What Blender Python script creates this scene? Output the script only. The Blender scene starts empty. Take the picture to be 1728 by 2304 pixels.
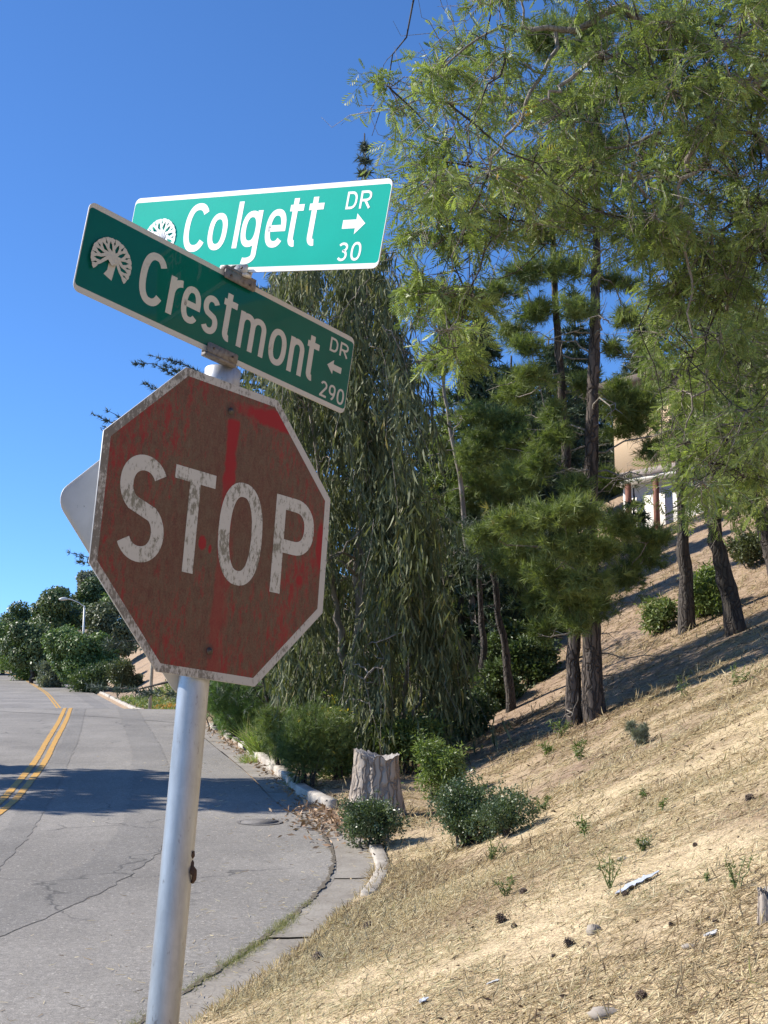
import bpy, math, random
import numpy as np
from mathutils import Vector, Matrix

R = math.radians
rng = np.random.default_rng(7)
random.seed(7)
sc = bpy.context.scene
col = sc.collection

# ------------------------------------------------------------------ camera, sky, sun, exposure
FPX, CX, CY, PITCH = 3000.0, 864.0, 1152.0, R(10)
CAMZ = 2.4
cam_d = bpy.data.cameras.new('camera')
cam = bpy.data.objects.new('camera', cam_d)
col.objects.link(cam)
cam.location = (0, 0, CAMZ)
cam.rotation_euler = (R(90) + PITCH, 0, 0)
cam_d.sensor_fit = 'VERTICAL'
cam_d.sensor_height = 36.0
cam_d.lens = FPX / 2304.0 * 36.0
cam_d.clip_start, cam_d.clip_end = 0.05, 3000
sc.camera = cam

SUN_EL = R(40)
SUN = np.array([-math.cos(SUN_EL) * 0.984, math.cos(SUN_EL) * 0.18, math.sin(SUN_EL)])   # towards the sun
w = bpy.data.worlds.new('World')
sc.world = w
w.use_nodes = True
nt = w.node_tree
sky = nt.nodes.new('ShaderNodeTexSky')
sky.sky_type = 'NISHITA'
sky.sun_disc = False
sky.sun_elevation = SUN_EL
sky.sun_rotation = math.atan2(SUN[0], SUN[1])
sky.altitude = 300
sky.air_density = 0.7
sky.dust_density = 0.0
sky.ozone_density = 9.0
bg = nt.nodes['Background']
bg.inputs['Strength'].default_value = 0.135
hs = nt.nodes.new('ShaderNodeHueSaturation')
hs.inputs['Saturation'].default_value = 1.05
nt.links.new(sky.outputs[0], hs.inputs['Color'])
nt.links.new(hs.outputs[0], bg.inputs[0])

sun_d = bpy.data.lights.new('sun', 'SUN')
sun_d.energy = 4.6
sun_d.angle = R(0.53)
sun_d.color = (1.0, 0.94, 0.85)
sun = bpy.data.objects.new('sun', sun_d)
col.objects.link(sun)
sun.location = (-20, 0, 20)
sun.rotation_euler = Vector(SUN).to_track_quat('Z', 'Y').to_euler()

vs = sc.view_settings
vs.view_transform = 'Standard'
vs.look = 'None'
vs.exposure = 0.75
vs.gamma = 1.0
vs.use_curve_mapping = False
sc.cycles.max_bounces = 6
sc.cycles.transparent_max_bounces = 4
sc.cycles.diffuse_bounces = 3

# ------------------------------------------------------------------ helpers
FW = np.array([0, math.cos(PITCH), math.sin(PITCH)])
UP = np.array([0, -math.sin(PITCH), math.cos(PITCH)])
RT = np.array([1.0, 0, 0])
CAM = np.array([0, 0, CAMZ])


def px(x, y, d):
    """a point of the place measured in the photograph: image position and distance along the view"""
    return CAM + d * (FW + RT * (x - CX) / FPX - UP * (y - CY) / FPX)


def tag(o, label=None, cat=None, group=None, kind=None):
    if label: o['label'] = label
    if cat: o['category'] = cat
    if group: o['group'] = group
    if kind: o['kind'] = kind
    return o


def empty(name, loc=(0, 0, 0), rot=None, parent=None):
    o = bpy.data.objects.new(name, None)
    col.objects.link(o)
    if rot is not None:
        o.matrix_world = Matrix.Translation(Vector(loc)) @ rot.to_4x4()
    else:
        o.location = loc
    o.empty_display_size = 0.1
    if parent: o.parent = parent
    return o


def mk(name, V, F, mat, parent=None, smooth=False, tint=None, loc=None):
    """V (n,3); F a list of (m,k) index arrays; one mesh object"""
    V = np.asarray(V, dtype=np.float32).reshape(-1, 3)
    me = bpy.data.meshes.new(name)
    me.vertices.add(len(V))
    me.vertices.foreach_set('co', V.ravel())
    F = [np.asarray(f, dtype=np.int32) for f in F if len(f)]
    idx = np.concatenate([f.ravel() for f in F])
    tot = np.concatenate([np.full(len(f), f.shape[1], dtype=np.int32) for f in F])
    st = np.concatenate([[0], np.cumsum(tot)[:-1]]).astype(np.int32)
    me.loops.add(len(idx))
    me.loops.foreach_set('vertex_index', idx)
    me.polygons.add(len(tot))
    me.polygons.foreach_set('loop_start', st)
    me.polygons.foreach_set('loop_total', tot)
    if smooth:
        me.polygons.foreach_set('use_smooth', np.ones(len(tot), dtype=bool))
    me.update(calc_edges=True)
    if tint is not None:
        a = me.attributes.new('tint', 'FLOAT', 'POINT')
        a.data.foreach_set('value', np.asarray(tint, dtype=np.float32))
    me.materials.append(mat)
    o = bpy.data.objects.new(name, me)
    col.objects.link(o)
    if loc is not None: o.location = loc
    if parent: o.parent = parent
    return o


class MB:
    def __init__(s):
        s.V, s.F, s.T, s.n = [], {}, [], 0

    def add(s, V, F, tint=None):
        V = np.asarray(V, float).reshape(-1, 3)
        for f in F:
            f = np.asarray(f)
            if len(f): s.F.setdefault(f.shape[1], []).append(f + s.n)
        s.V.append(V)
        s.T.append(np.full(len(V), 0.5) if tint is None else np.broadcast_to(tint, (len(V),)))
        s.n += len(V)

    def box(s, c, size, rot=None, bevel=0):
        h = np.asarray(size) / 2.0
        if bevel <= 0:
            V = np.array([[x, y, z] for x in (-1, 1) for y in (-1, 1) for z in (-1, 1)]) * h
            F = np.array([[0, 1, 3, 2], [4, 6, 7, 5], [0, 4, 5, 1], [2, 3, 7, 6], [0, 2, 6, 4], [1, 5, 7, 3]])
            F = [F]
        else:
            b = bevel
            ring = [(-h[0] + b, -h[1]), (h[0] - b, -h[1]), (h[0], -h[1] + b), (h[0], h[1] - b),
                    (h[0] - b, h[1]), (-h[0] + b, h[1]), (-h[0], h[1] - b), (-h[0], -h[1] + b)]
            V, F = prism(ring, -h[2], h[2])
        if rot is not None: V = V @ np.asarray(rot).T
        s.add(V + np.asarray(c), F)

    def tube(s, P, rad, n=6, cap=True, tint=None):
        V, F = tube(P, rad, n, cap)
        s.add(V, F, tint)

    def build(s, name, mat, parent=None, smooth=False, loc=None):
        return mk(name, np.concatenate(s.V), [np.concatenate(f) for f in s.F.values()], mat, parent, smooth,
                  np.concatenate(s.T), loc)


def prism(ring, z0, z1):
    n = len(ring)
    V = np.array([(x, y, z0) for x, y in ring] + [(x, y, z1) for x, y in ring], float)
    i = np.arange(n)
    j = (i + 1) % n
    side = np.stack([i, j, j + n, i + n], 1)
    return V, [side, np.arange(n)[::-1][None, :], (np.arange(n) + n)[None, :]]


def tube(P, rad, n=6, cap=True, twist=0):
    P = np.asarray(P, float)
    m = len(P)
    rad = np.broadcast_to(np.asarray(rad, float), (m,))
    T = np.gradient(P, axis=0)
    T /= np.linalg.norm(T, axis=1, keepdims=True) + 1e-9
    ref = np.array([1.0, 0.2, 0]) if abs(T[0][2]) > 0.7 else np.array([0, 0, 1.0])
    A = np.cross(T, ref)
    A /= np.linalg.norm(A, axis=1, keepdims=True) + 1e-9
    B = np.cross(T, A)
    a = np.linspace(0, 2 * np.pi, n, endpoint=False)
    V = P[:, None, :] + rad[:, None, None] * (np.cos(a)[None, :, None] * A[:, None, :] + np.sin(a)[None, :, None] * B[:, None, :])
    V = V.reshape(-1, 3)
    i = np.arange(m - 1)[:, None] * n
    k = np.arange(n)[None, :]
    k2 = (k + 1) % n
    Q = np.stack([i + k, i + k2, i + n + k2, i + n + k], -1).reshape(-1, 4)
    F = [Q]
    if cap:
        F.append(np.array([np.arange(n)[::-1]]))
        F.append(np.array([np.arange(n) + (m - 1) * n]))
    return V, F


def rot_from(zdir, roll):
    """(n,3,3) matrices whose columns are x,y,z with z = zdir and random roll"""
    z = zdir / (np.linalg.norm(zdir, axis=1, keepdims=True) + 1e-9)
    ref = np.where(np.abs(z[:, 2:3]) > 0.9, np.array([[1.0, 0, 0]]), np.array([[0, 0, 1.0]]))
    x = np.cross(ref, z)
    x /= np.linalg.norm(x, axis=1, keepdims=True) + 1e-9
    y = np.cross(z, x)
    c, s = np.cos(roll)[:, None], np.sin(roll)[:, None]
    return np.stack([x * c + y * s, y * c - x * s, z], -1)


def scatter(TV, TF, pos, M, scale, tint=None):
    n, k = len(pos), len(TV)
    scale = np.broadcast_to(np.asarray(scale, float), (n,))
    V = np.einsum('nij,kj->nki', M, TV) * scale[:, None, None] + pos[:, None, :]
    F = [(f[None] + (np.arange(n) * k)[:, None, None]).reshape(-1, f.shape[1]) for f in TF]
    t = rng.random(n) if tint is None else tint
    return V.reshape(-1, 3), F, np.repeat(t, k)


def unit(n):
    v = rng.normal(size=(n, 3))
    return v / np.linalg.norm(v, axis=1, keepdims=True)


# ------------------------------------------------------------------ materials
def newmat(name):
    m = bpy.data.materials.new(name)
    m.use_nodes = True
    t = m.node_tree
    b = t.nodes['Principled BSDF']
    return m, t, b


def N(t, typ, **kw):
    n = t.nodes.new(typ)
    for k, v in kw.items():
        if k.startswith('i_'):
            key = k[2:]
            key = int(key) if key.isdigit() else key.replace('_', ' ')
            n.inputs[key].default_value = v
        else:
            setattr(n, k, v)
    return n


def ramp(t, src, stops, interp='LINEAR'):
    r = t.nodes.new('ShaderNodeValToRGB')
    r.color_ramp.interpolation = interp
    e = r.color_ramp.elements
    while len(e) < len(stops): e.new(0.5)
    for i, (p, c) in enumerate(stops):
        e[i].position = p
        e[i].color = (c, c, c, 1) if isinstance(c, (int, float)) else (*c, 1)
    t.links.new(src, r.inputs[0])
    return r.outputs[0]


def noise(t, vec, scale, detail=4, rough=0.6, dist=0.0):
    n = N(t, 'ShaderNodeTexNoise')
    n.inputs['Scale'].default_value = scale
    n.inputs['Detail'].default_value = detail
    n.inputs['Roughness'].default_value = rough
    n.inputs['Distortion'].default_value = dist
    if vec is not None: t.links.new(vec, n.inputs['Vector'])
    return n.outputs[0]


def mapping(t, out, scale=(1, 1, 1), rot=(0, 0, 0), loc=(0, 0, 0)):
    m = N(t, 'ShaderNodeMapping')
    m.inputs['Scale'].default_value = scale
    m.inputs['Rotation'].default_value = rot
    m.inputs['Location'].default_value = loc
    t.links.new(out, m.inputs['Vector'])
    return m.outputs[0]


def mix(t, fac, a, b, mode='MIX'):
    m = N(t, 'ShaderNodeMix', data_type='RGBA', blend_type=mode)
    for s, v in ((0, fac), (6, a), (7, b)):
        if isinstance(v, (int, float)): m.inputs[s].default_value = v if s == 0 else (v, v, v, 1)
        elif isinstance(v, tuple): m.inputs[s].default_value = (*v, 1)
        else: t.links.new(v, m.inputs[s])
    return m.outputs[2]


def mth(t, op, a, b=0.0, clamp=False):
    m = N(t, 'ShaderNodeMath', operation=op, use_clamp=clamp)
    for s, v in ((0, a), (1, b)):
        if isinstance(v, (int, float)): m.inputs[s].default_value = v
        else: t.links.new(v, m.inputs[s])
    return m.outputs[0]


def bump(t, b, h, strength=0.4, dist=0.02):
    n = N(t, 'ShaderNodeBump')
    n.inputs['Strength'].default_value = strength
    n.inputs['Distance'].default_value = dist
    t.links.new(h, n.inputs['Height'])
    t.links.new(n.outputs[0], b.inputs['Normal'])


def objco(t): return N(t, 'ShaderNodeTexCoord').outputs['Object']


def setc(t, b, c):
    if isinstance(c, tuple): b.inputs['Base Color'].default_value = (*c, 1)
    else: t.links.new(c, b.inputs['Base Color'])


def leafmat(name, dark, light, odd=None, oddp=0.93, transl=0.3, rough=0.5, spec=0.4):
    m, t, b = newmat(name)
    a = N(t, 'ShaderNodeAttribute', attribute_name='tint').outputs['Fac']
    stops = [(0.0, dark), (0.9, light)]
    if odd: stops += [(oddp, light), (min(oddp + 0.03, 1.0), odd)]
    c = ramp(t, a, stops)
    setc(t, b, c)
    b.inputs['Roughness'].default_value = rough
    b.inputs['Specular IOR Level'].default_value = spec
    tr = N(t, 'ShaderNodeBsdfTranslucent')
    t.links.new(mix(t, 1.0, c, (1.0, 1.1, 0.5), 'MULTIPLY'), tr.inputs[0])
    ms = N(t, 'ShaderNodeMixShader')
    ms.inputs[0].default_value = transl
    t.links.new(b.outputs[0], ms.inputs[1])
    t.links.new(tr.outputs[0], ms.inputs[2])
    t.links.new(ms.outputs[0], t.nodes['Material Output'].inputs[0])
    return m


def barkmat(name, c1, c2, scale=6.0, stretch=0.15, bstr=0.8):
    m, t, b = newmat(name)
    o = objco(t)
    v = mapping(t, o, (1, 1, stretch))
    n1 = noise(t, v, scale * 3, 6, 0.7)
    vo = N(t, 'ShaderNodeTexVoronoi', feature='DISTANCE_TO_EDGE')
    vo.inputs['Scale'].default_value = scale * 2.4
    wob = N(t, 'ShaderNodeVectorMath', operation='ADD')
    nz = N(t, 'ShaderNodeTexNoise'); nz.inputs['Scale'].default_value = 5.0
    t.links.new(o, nz.inputs['Vector'])
    s2 = N(t, 'ShaderNodeVectorMath', operation='SCALE'); s2.inputs['Scale'].default_value = 0.12
    t.links.new(nz.outputs['Color'], s2.inputs[0])
    t.links.new(v, wob.inputs[0]); t.links.new(s2.outputs[0], wob.inputs[1])
    t.links.new(wob.outputs[0], vo.inputs['Vector'])
    fur = ramp(t, vo.outputs['Distance'], [(0.0, 0.0), (0.16, 1.0)])
    n2 = noise(t, o, 1.3, 3)
    c = mix(t, ramp(t, n1, [(0.35, 0.0), (0.65, 1.0)]), c1, tuple(.5 * (x + y) for x, y in zip(c1, c2)))
    c = mix(t, ramp(t, n2, [(0.4, 0.0), (0.7, 0.5)]), c, tuple(0.6 * (x + y) / 2 for x, y in zip(c1, c2)))
    c = mix(t, fur, c2, c)
    setc(t, b, c)
    b.inputs['Roughness'].default_value = 0.9
    bump(t, b, mth(t, 'ADD', mth(t, 'MULTIPLY', n1, .5), fur), bstr, 0.03)
    return m


M = {}
# asphalt: worn grey, fine aggregate, stains, hairline cracks
def asphalt(name, base, var=0.03):
    m, t, b = newmat(name)
    o = objco(t)
    big = noise(t, o, 0.35, 4, 0.6)
    mid = noise(t, mapping(t, o, (1.6, 0.5, 1)), 1.8, 5, 0.65)
    fine = noise(t, o, 110, 3, 0.7)
    agg = N(t, 'ShaderNodeTexVoronoi', i_Scale=70.0)
    t.links.new(o, agg.inputs['Vector'])
    lo = tuple(x * 0.78 for x in base)
    hi = tuple(x * 1.14 for x in base)
    c = mix(t, ramp(t, big, [(0.35, 0.0), (0.65, 1.0)]), lo, hi)
    c = mix(t, ramp(t, mid, [(0.45, 0.0), (0.75, 0.45)]), c, tuple(x * 0.72 for x in base))
    c = mix(t, 0.8, c, ramp(t, fine, [(0.3, 0.2), (0.7, 0.82)]), 'OVERLAY')
    c = mix(t, 0.5, c, ramp(t, noise(t, o, 22, 4, 0.7), [(0.3, 0.28), (0.7, 0.74)]), 'OVERLAY')
    c = mix(t, ramp(t, noise(t, o, 1.1, 3, .5, .4), [(0.62, 0.0), (0.72, 0.35)]), c, tuple(x * 0.6 for x in base))
    c = mix(t, ramp(t, agg.outputs['Color'], [(0.80, 0.0), (0.92, 0.7)]), c, tuple(min(x * 2.0, 0.6) for x in base))
    vc = N(t, 'ShaderNodeTexVoronoi', feature='DISTANCE_TO_EDGE', i_Scale=0.42)
    wob = N(t, 'ShaderNodeVectorMath', operation='ADD')
    nc = N(t, 'ShaderNodeTexNoise', i_Scale=2.2, i_Detail=4.0)
    t.links.new(o, nc.inputs['Vector'])
    t.links.new(o, wob.inputs[0])
    sc_ = N(t, 'ShaderNodeVectorMath', operation='SCALE')
    sc_.inputs['Scale'].default_value = 0.7
    t.links.new(nc.outputs['Color'], sc_.inputs[0])
    t.links.new(sc_.outputs[0], wob.inputs[1])
    t.links.new(wob.outputs[0], vc.inputs['Vector'])
    crack = ramp(t, vc.outputs['Distance'], [(0.0, 1.0), (0.012, 0.0)])
    crack = mth(t, 'MULTIPLY', crack, ramp(t, noise(t, o, 0.5, 2), [(0.5, 0.0), (0.62, 0.75)]))
    c = mix(t, crack, c, (0.05, 0.047, 0.043))
    setc(t, b, c)
    b.inputs['Roughness'].default_value = 0.88
    h = mth(t, 'SUBTRACT', fine, mth(t, 'MULTIPLY', crack, 2.0))
    bump(t, b, h, 0.5, 0.006)
    return m

M['asphalt'] = asphalt('asphalt', (0.226, 0.208, 0.183))
M['asphalt_patch'] = asphalt('asphalt_patch', (0.195, 0.181, 0.161))

def concrete(name, base, dirt):
    m, t, b = newmat(name)
    o = objco(t)
    n1 = noise(t, o, 2.0, 6, 0.65)
    n2 = noise(t, o, 40, 4, 0.6)
    c = mix(t, ramp(t, n1, [(0.35, 0.0), (0.68, 0.85)]), base, dirt)
    c = mix(t, 0.5, c, ramp(t, n2, [(0.3, 0.3), (0.7, 0.72)]), 'OVERLAY')
    setc(t, b, c)
    b.inputs['Roughness'].default_value = 0.9
    bump(t, b, n2, 0.5, 0.008)
    return m

M['concrete'] = concrete('gutter_concrete', (0.29, 0.262, 0.222), (0.18, 0.155, 0.125))
M['kerb'] = concrete('kerb_concrete', (0.52, 0.47, 0.40), (0.28, 0.24, 0.19))

def linepaint():
    m, t, b = newmat('yellow_paint')
    o = objco(t)
    n1 = noise(t, o, 9, 6, 0.7)
    n2 = noise(t, o, 90, 2, 0.6)
    f = mth(t, 'ADD', mth(t, 'MULTIPLY', n1, 0.7), mth(t, 'MULTIPLY', n2, 0.3))
    setc(t, b, mix(t, ramp(t, f, [(0.49, 0.0), (0.62, 0.8)]), (0.58, 0.31, 0.04), (0.22, 0.19, 0.14)))
    b.inputs['Roughness'].default_value = 0.7
    return m
M['yellow'] = linepaint()

def groundmat():
    m, t, b = newmat('dry_ground')
    o = objco(t)
    n1 = noise(t, o, 0.55, 5, 0.62, 0.3)
    n2 = noise(t, o, 5.0, 5, 0.65)
    n3 = noise(t, mapping(t, o, (1, 1, 1), (0, 0, 0.5)), 70, 3, 0.6)
    c = mix(t, ramp(t, n2, [(0.35, 0.0), (0.65, 1.0)]), (0.46, 0.345, 0.20), (0.62, 0.49, 0.295))
    c = mix(t, ramp(t, n1, [(0.5, 0.0), (0.66, 0.85)]), c, (0.24, 0.155, 0.095))
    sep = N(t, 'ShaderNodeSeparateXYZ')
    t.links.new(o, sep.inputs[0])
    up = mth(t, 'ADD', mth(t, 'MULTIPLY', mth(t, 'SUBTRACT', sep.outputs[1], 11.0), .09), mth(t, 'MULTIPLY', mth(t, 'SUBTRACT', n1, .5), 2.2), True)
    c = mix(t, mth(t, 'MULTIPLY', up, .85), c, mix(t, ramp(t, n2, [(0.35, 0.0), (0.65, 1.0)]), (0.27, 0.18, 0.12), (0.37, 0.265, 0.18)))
    c = mix(t, 0.85, c, ramp(t, n3, [(0.3, 0.15), (0.7, 0.85)]), 'OVERLAY')
    setc(t, b, c)
    b.inputs['Roughness'].default_value = 0.95
    bump(t, b, mth(t, 'ADD', n3, n2), 0.8, 0.03)
    return m
M['ground'] = groundmat()

def simple(name, c, rough=0.7, metal=0.0, nscale=0, c2=None, bstr=0.2, lo=0.4, hi=0.65, detail=4, coat=0.0):
    m, t, b = newmat(name)
    if nscale:
        n1 = noise(t, objco(t), nscale, detail, 0.65)
        setc(t, b, mix(t, ramp(t, n1, [(lo, 0.0), (hi, 1.0)]), c, c2))
        bump(t, b, n1, bstr, 0.01)
    else:
        setc(t, b, c)
    b.inputs['Roughness'].default_value = rough
    b.inputs['Metallic'].default_value = metal
    b.inputs['Coat Weight'].default_value = coat
    b.inputs['Coat Roughness'].default_value = 0.05
    return m

def strawmat(name, stops, transl=0.35):
    m, t, b = newmat(name)
    a = N(t, 'ShaderNodeAttribute', attribute_name='tint').outputs['Fac']
    setc(t, b, ramp(t, a, stops))
    b.inputs['Roughness'].default_value = 0.75
    b.inputs['Specular IOR Level'].default_value = 0.25
    tr = N(t, 'ShaderNodeBsdfTranslucent')
    t.links.new(ramp(t, a, stops), tr.inputs[0])
    ms = N(t, 'ShaderNodeMixShader')
    ms.inputs[0].default_value = transl
    t.links.new(b.outputs[0], ms.inputs[1]); t.links.new(tr.outputs[0], ms.inputs[2])
    t.links.new(ms.outputs[0], t.nodes['Material Output'].inputs[0])
    return m
M['straw'] = strawmat('straw', [(0.0, (0.17, 0.11, 0.065)), (0.3, (0.48, 0.365, 0.22)), (0.7, (0.74, 0.62, 0.37)), (0.95, (0.86, 0.77, 0.52)), (1.0, (0.34, 0.33, 0.12))])

M['galv'] = None
def galv():
    m, t, b = newmat('galvanised_steel')
    o = objco(t)
    v = mapping(t, o, (1, 1, 0.25))
    n1 = noise(t, v, 14, 6, 0.7)
    vo = N(t, 'ShaderNodeTexVoronoi', i_Scale=45.0)
    t.links.new(o, vo.inputs['Vector'])
    c = mix(t, ramp(t, n1, [(0.35, 0.0), (0.7, 1.0)]), (0.46, 0.475, 0.49), (0.30, 0.305, 0.31))
    c = mix(t, 0.15, c, ramp(t, vo.outputs['Color'], [(0.0, 0.3), (1.0, 0.7)]), 'SOFT_LIGHT')
    n3 = noise(t, mapping(t, o, (1, 1, 0.4)), 38, 4, 0.8)
    c = mix(t, ramp(t, n3, [(0.60, 0.0), (0.70, 0.7)]), c, (0.16, 0.14, 0.125))
    setc(t, b, c)
    b.inputs['Metallic'].default_value = 0.75
    b.inputs['Roughness'].default_value = 0.45
    bump(t, b, n1, 0.15, 0.003)
    return m
M['galv'] = galv()

def alu():
    m, t, b = newmat('weathered_aluminium')
    o = objco(t)
    n1 = noise(t, o, 7, 5, 0.6)
    n2 = noise(t, o, 60, 3, 0.7)
    c = mix(t, ramp(t, n1, [(0.35, 0.0), (0.7, 1.0)]), (0.52, 0.51, 0.49), (0.40, 0.385, 0.36))
    c = mix(t, ramp(t, n2, [(0.69, 0.0), (0.73, 0.7)]), c, (0.1, 0.09, 0.07))
    setc(t, b, c)
    b.inputs['Metallic'].default_value = 0.25
    b.inputs['Roughness'].default_value = 0.55
    return m
M['alu'] = alu()

def stopred():
    m, t, b = newmat('faded_stop_red')
    o = objco(t)
    sep = N(t, 'ShaderNodeSeparateXYZ')
    t.links.new(o, sep.inputs[0])
    x, y = sep.outputs[0], sep.outputs[1]
    v = mapping(t, o, (1.0, 0.22, 1))
    n1 = noise(t, mapping(t, o, (1.0, 0.3, 1)), 62, 6, 0.85, 0.3)
    n2 = noise(t, mapping(t, o, (1, 0.6, 1)), 5.5, 4, 0.6)
    n3 = noise(t, o, 220, 2, 0.6)
    # more red near the rim and below, grime in the middle
    rad = N(t, 'ShaderNodeVectorMath', operation='LENGTH')
    t.links.new(mapping(t, o, (1, 1.0, 0), (0, 0, 0), (-0.02, -0.03, 0)), rad.inputs[0])
    f = mth(t, 'ADD', mth(t, 'MULTIPLY', n1, 0.95), mth(t, 'MULTIPLY', n2, 0.6))
    f = mth(t, 'ADD', mth(t, 'SUBTRACT', f, .1), mth(t, 'MULTIPLY', mth(t, 'SUBTRACT', rad.outputs['Value'], 0.25), 0.5))
    redness = ramp(t, f, [(0.70, 0.0), (0.86, 0.85)])
    # clean streak where water runs down from the bolt, and scuffed clean spots
    wob = mth(t, 'MULTIPLY', mth(t, 'SUBTRACT', noise(t, o, 14, 3), 0.5), 0.035)
    xs = mth(t, 'ADD', x, wob)
    sx = mth(t, 'ABSOLUTE', mth(t, 'SUBTRACT', xs, 0.012))
    stre = ramp(t, sx, [(0.015, 1.0), (0.021, 0.0)])
    ym = ramp(t, y, [(0.0, 0.5), (0.08, 0.6), (0.13, 1.0), (0.285, 1.0), (0.295, 0.0)])
    low = mth(t, 'MULTIPLY', ramp(t, mth(t, 'ABSOLUTE', mth(t, 'SUBTRACT', xs, .026)), [(0.012, 1.0), (0.024, 0.0)]), ramp(t, mth(t, 'ADD', y, mth(t, 'MULTIPLY', n1, .12)), [(0.0, 1.0), (1.0, 1.0)]))
    low = mth(t, 'MULTIPLY', low, ramp(t, n1, [(0.38, 0.1), (0.6, 0.8)]))
    stre = mth(t, 'MAXIMUM', mth(t, 'MULTIPLY', stre, ym), mth(t, 'MULTIPLY', low, ramp(t, mth(t, 'MULTIPLY', y, -3.0), [(0.0, 0.0), (0.1, 0.8)])))
    def spot(cx, cy, sxx, syy):
        vm = mapping(t, o, (1 / sxx, 1 / syy, 0), (0, 0, 0), (-cx / sxx, -cy / syy, 0))
        l = N(t, 'ShaderNodeVectorMath', operation='LENGTH')
        t.links.new(vm, l.inputs[0])
        d = mth(t, 'ADD', l.outputs['Value'], mth(t, 'MULTIPLY', mth(t, 'SUBTRACT', n2, 0.5), 1.6))
        d = mth(t, 'ADD', d, mth(t, 'MULTIPLY', mth(t, 'SUBTRACT', n1, .5), 1.1))
        return ramp(t, d, [(0.7, 1.0), (1.25, 0.0)])
    rr = mth(t, 'MAXIMUM', redness, stre)
    for sp in ((-0.055, -0.05, 0.014, 0.022), (-0.03, -0.06, 0.007, 0.015), (0.355, 0.015, 0.022, 0.075), (0.285, -0.085, 0.02, 0.024), (0.17, 0.325, 0.17, 0.03)):
        rr = mth(t, 'MAXIMUM', rr, spot(*sp))
    grime = mix(t, ramp(t, n2, [(0.35, 0.0), (0.65, 1.0)]), (0.115, 0.048, 0.03), (0.105, 0.07, 0.042))
    grime = mix(t, 0.5, grime, ramp(t, n3, [(0.3, 0.3), (0.7, 0.75)]), 'OVERLAY')
    ns = noise(t, mapping(t, o, (1.0, 0.45, 1), (0, 0, 0), (3.1, 1.7, 0)), 60, 6, 0.85, 0.6)
    grime = mix(t, ramp(t, ns, [(0.48, 0.0), (0.68, 0.6)]), grime, (0.15, 0.105, 0.065))
    grime = mix(t, ramp(t, ns, [(0.32, 0.75), (0.48, 0.0)]), grime, (0.085, 0.022, 0.017))
    c = mix(t, rr, grime, (0.25, 0.012, 0.014))
    bolt = mth(t, 'MAXIMUM', spot(-0.002, 0.308, 0.022, 0.025), spot(-0.003, -0.311, 0.02, 0.022))
    c = mix(t, mth(t, 'MULTIPLY', bolt, 0.6), c, (0.06, 0.04, 0.03))
    setc(t, b, c)
    b.inputs['Roughness'].default_value = 0.62
    b.inputs['Specular IOR Level'].default_value = 0.3
    bump(t, b, n1, 0.15, 0.002)
    return m
M['stop_red'] = stopred()

def signwhite(name, base, grime, amount, dirt_x=None, vert=True):
    """white sheeting; lichen speckle, heavier on the shady side"""
    m, t, b = newmat(name)
    o = objco(t)
    n1 = noise(t, mapping(t, o, (1, 0.45 if vert else 1, 1)), 110, 5, 0.75)
    n2 = noise(t, o, 9, 3, 0.6)
    f = mth(t, 'ADD', mth(t, 'MULTIPLY', n1, 0.7), mth(t, 'MULTIPLY', n2, 0.5))
    if dirt_x:
        sep = N(t, 'ShaderNodeSeparateXYZ')
        t.links.new(o, sep.inputs[0])
        f = mth(t, 'ADD', f, mth(t, 'MULTIPLY', sep.outputs[0], dirt_x))
    c = mix(t, ramp(t, f, [(amount, 0.0), (amount + 0.09, 0.85)]), base, grime)
    setc(t, b, c)
    b.inputs['Roughness'].default_value = 0.55
    return m
M['stop_border'] = signwhite('stop_border_white', (0.42, 0.40, 0.36), (0.10, 0.085, 0.065), 0.6, -0.22)
M['stop_letter'] = signwhite('stop_letter_white', (0.47, 0.45, 0.40), (0.12, 0.11, 0.07), 0.605)
def blademat(name, c, c2, coat=.5, spec=.2):
    m, t, b = newmat(name)
    o = objco(t)
    n1 = noise(t, o, 6, 4, 0.6)
    n2 = noise(t, mapping(t, o, (0.25, 1, 1), (0, 0, 0.5)), 120, 2, 0.8)
    cc = mix(t, ramp(t, n1, [(0.35, 0.0), (0.7, 1.0)]), c, c2)
    cc = mix(t, ramp(t, n2, [(0.74, 0.0), (0.78, 0.35)]), cc, (0.3, 0.45, 0.4))
    setc(t, b, cc)
    b.inputs['Roughness'].default_value = 0.45
    b.inputs['Coat Weight'].default_value = coat
    b.inputs['Specular IOR Level'].default_value = spec
    b.inputs['Coat Roughness'].default_value = 0.03
    b.inputs['Coat IOR'].default_value = 1.45
    return m
M['blade_green'] = blademat('blade_green', (0.0, 0.082, 0.058), (0.0, 0.098, 0.07), .32, .08)  # lower blade: its shade is put into a darker green
M['blade_green_new'] = blademat('blade_green_new', (0.0, 0.40, 0.305), (0.0, 0.43, 0.33), .05, .04)  # same green for the top blade, brightened to carry the sunlight
M['blade_white'] = signwhite('blade_white', (0.47, 0.44, 0.38), (0.33, 0.29, 0.22), 0.70, None, False)  # lower blade's white, darkened in the colour for shade
M['blade_white_new'] = signwhite('blade_white_new', (0.82, 0.82, 0.80), (0.55, 0.52, 0.46), 0.80, None, False)  # same white for the top blade, sunlight put into the colour
M['bracket'] = simple('corroded_bracket', (0.21, 0.19, 0.175), 0.75, 0.4, 70, (0.10, 0.085, 0.075), 0.4, 0.45, 0.7)
M['bolt'] = simple('dark_bolt', (0.12, 0.10, 0.085), 0.6, 0.6, 60, (0.07, 0.05, 0.04))
M['rust'] = simple('rusty_wire', (0.10, 0.055, 0.03), 0.9, 0.2, 80, (0.05, 0.03, 0.02))
M['bark_pine'] = barkmat('pine_bark', (0.14, 0.11, 0.09), (0.04, 0.03, 0.024), 5, 0.12, 1.0)
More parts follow.
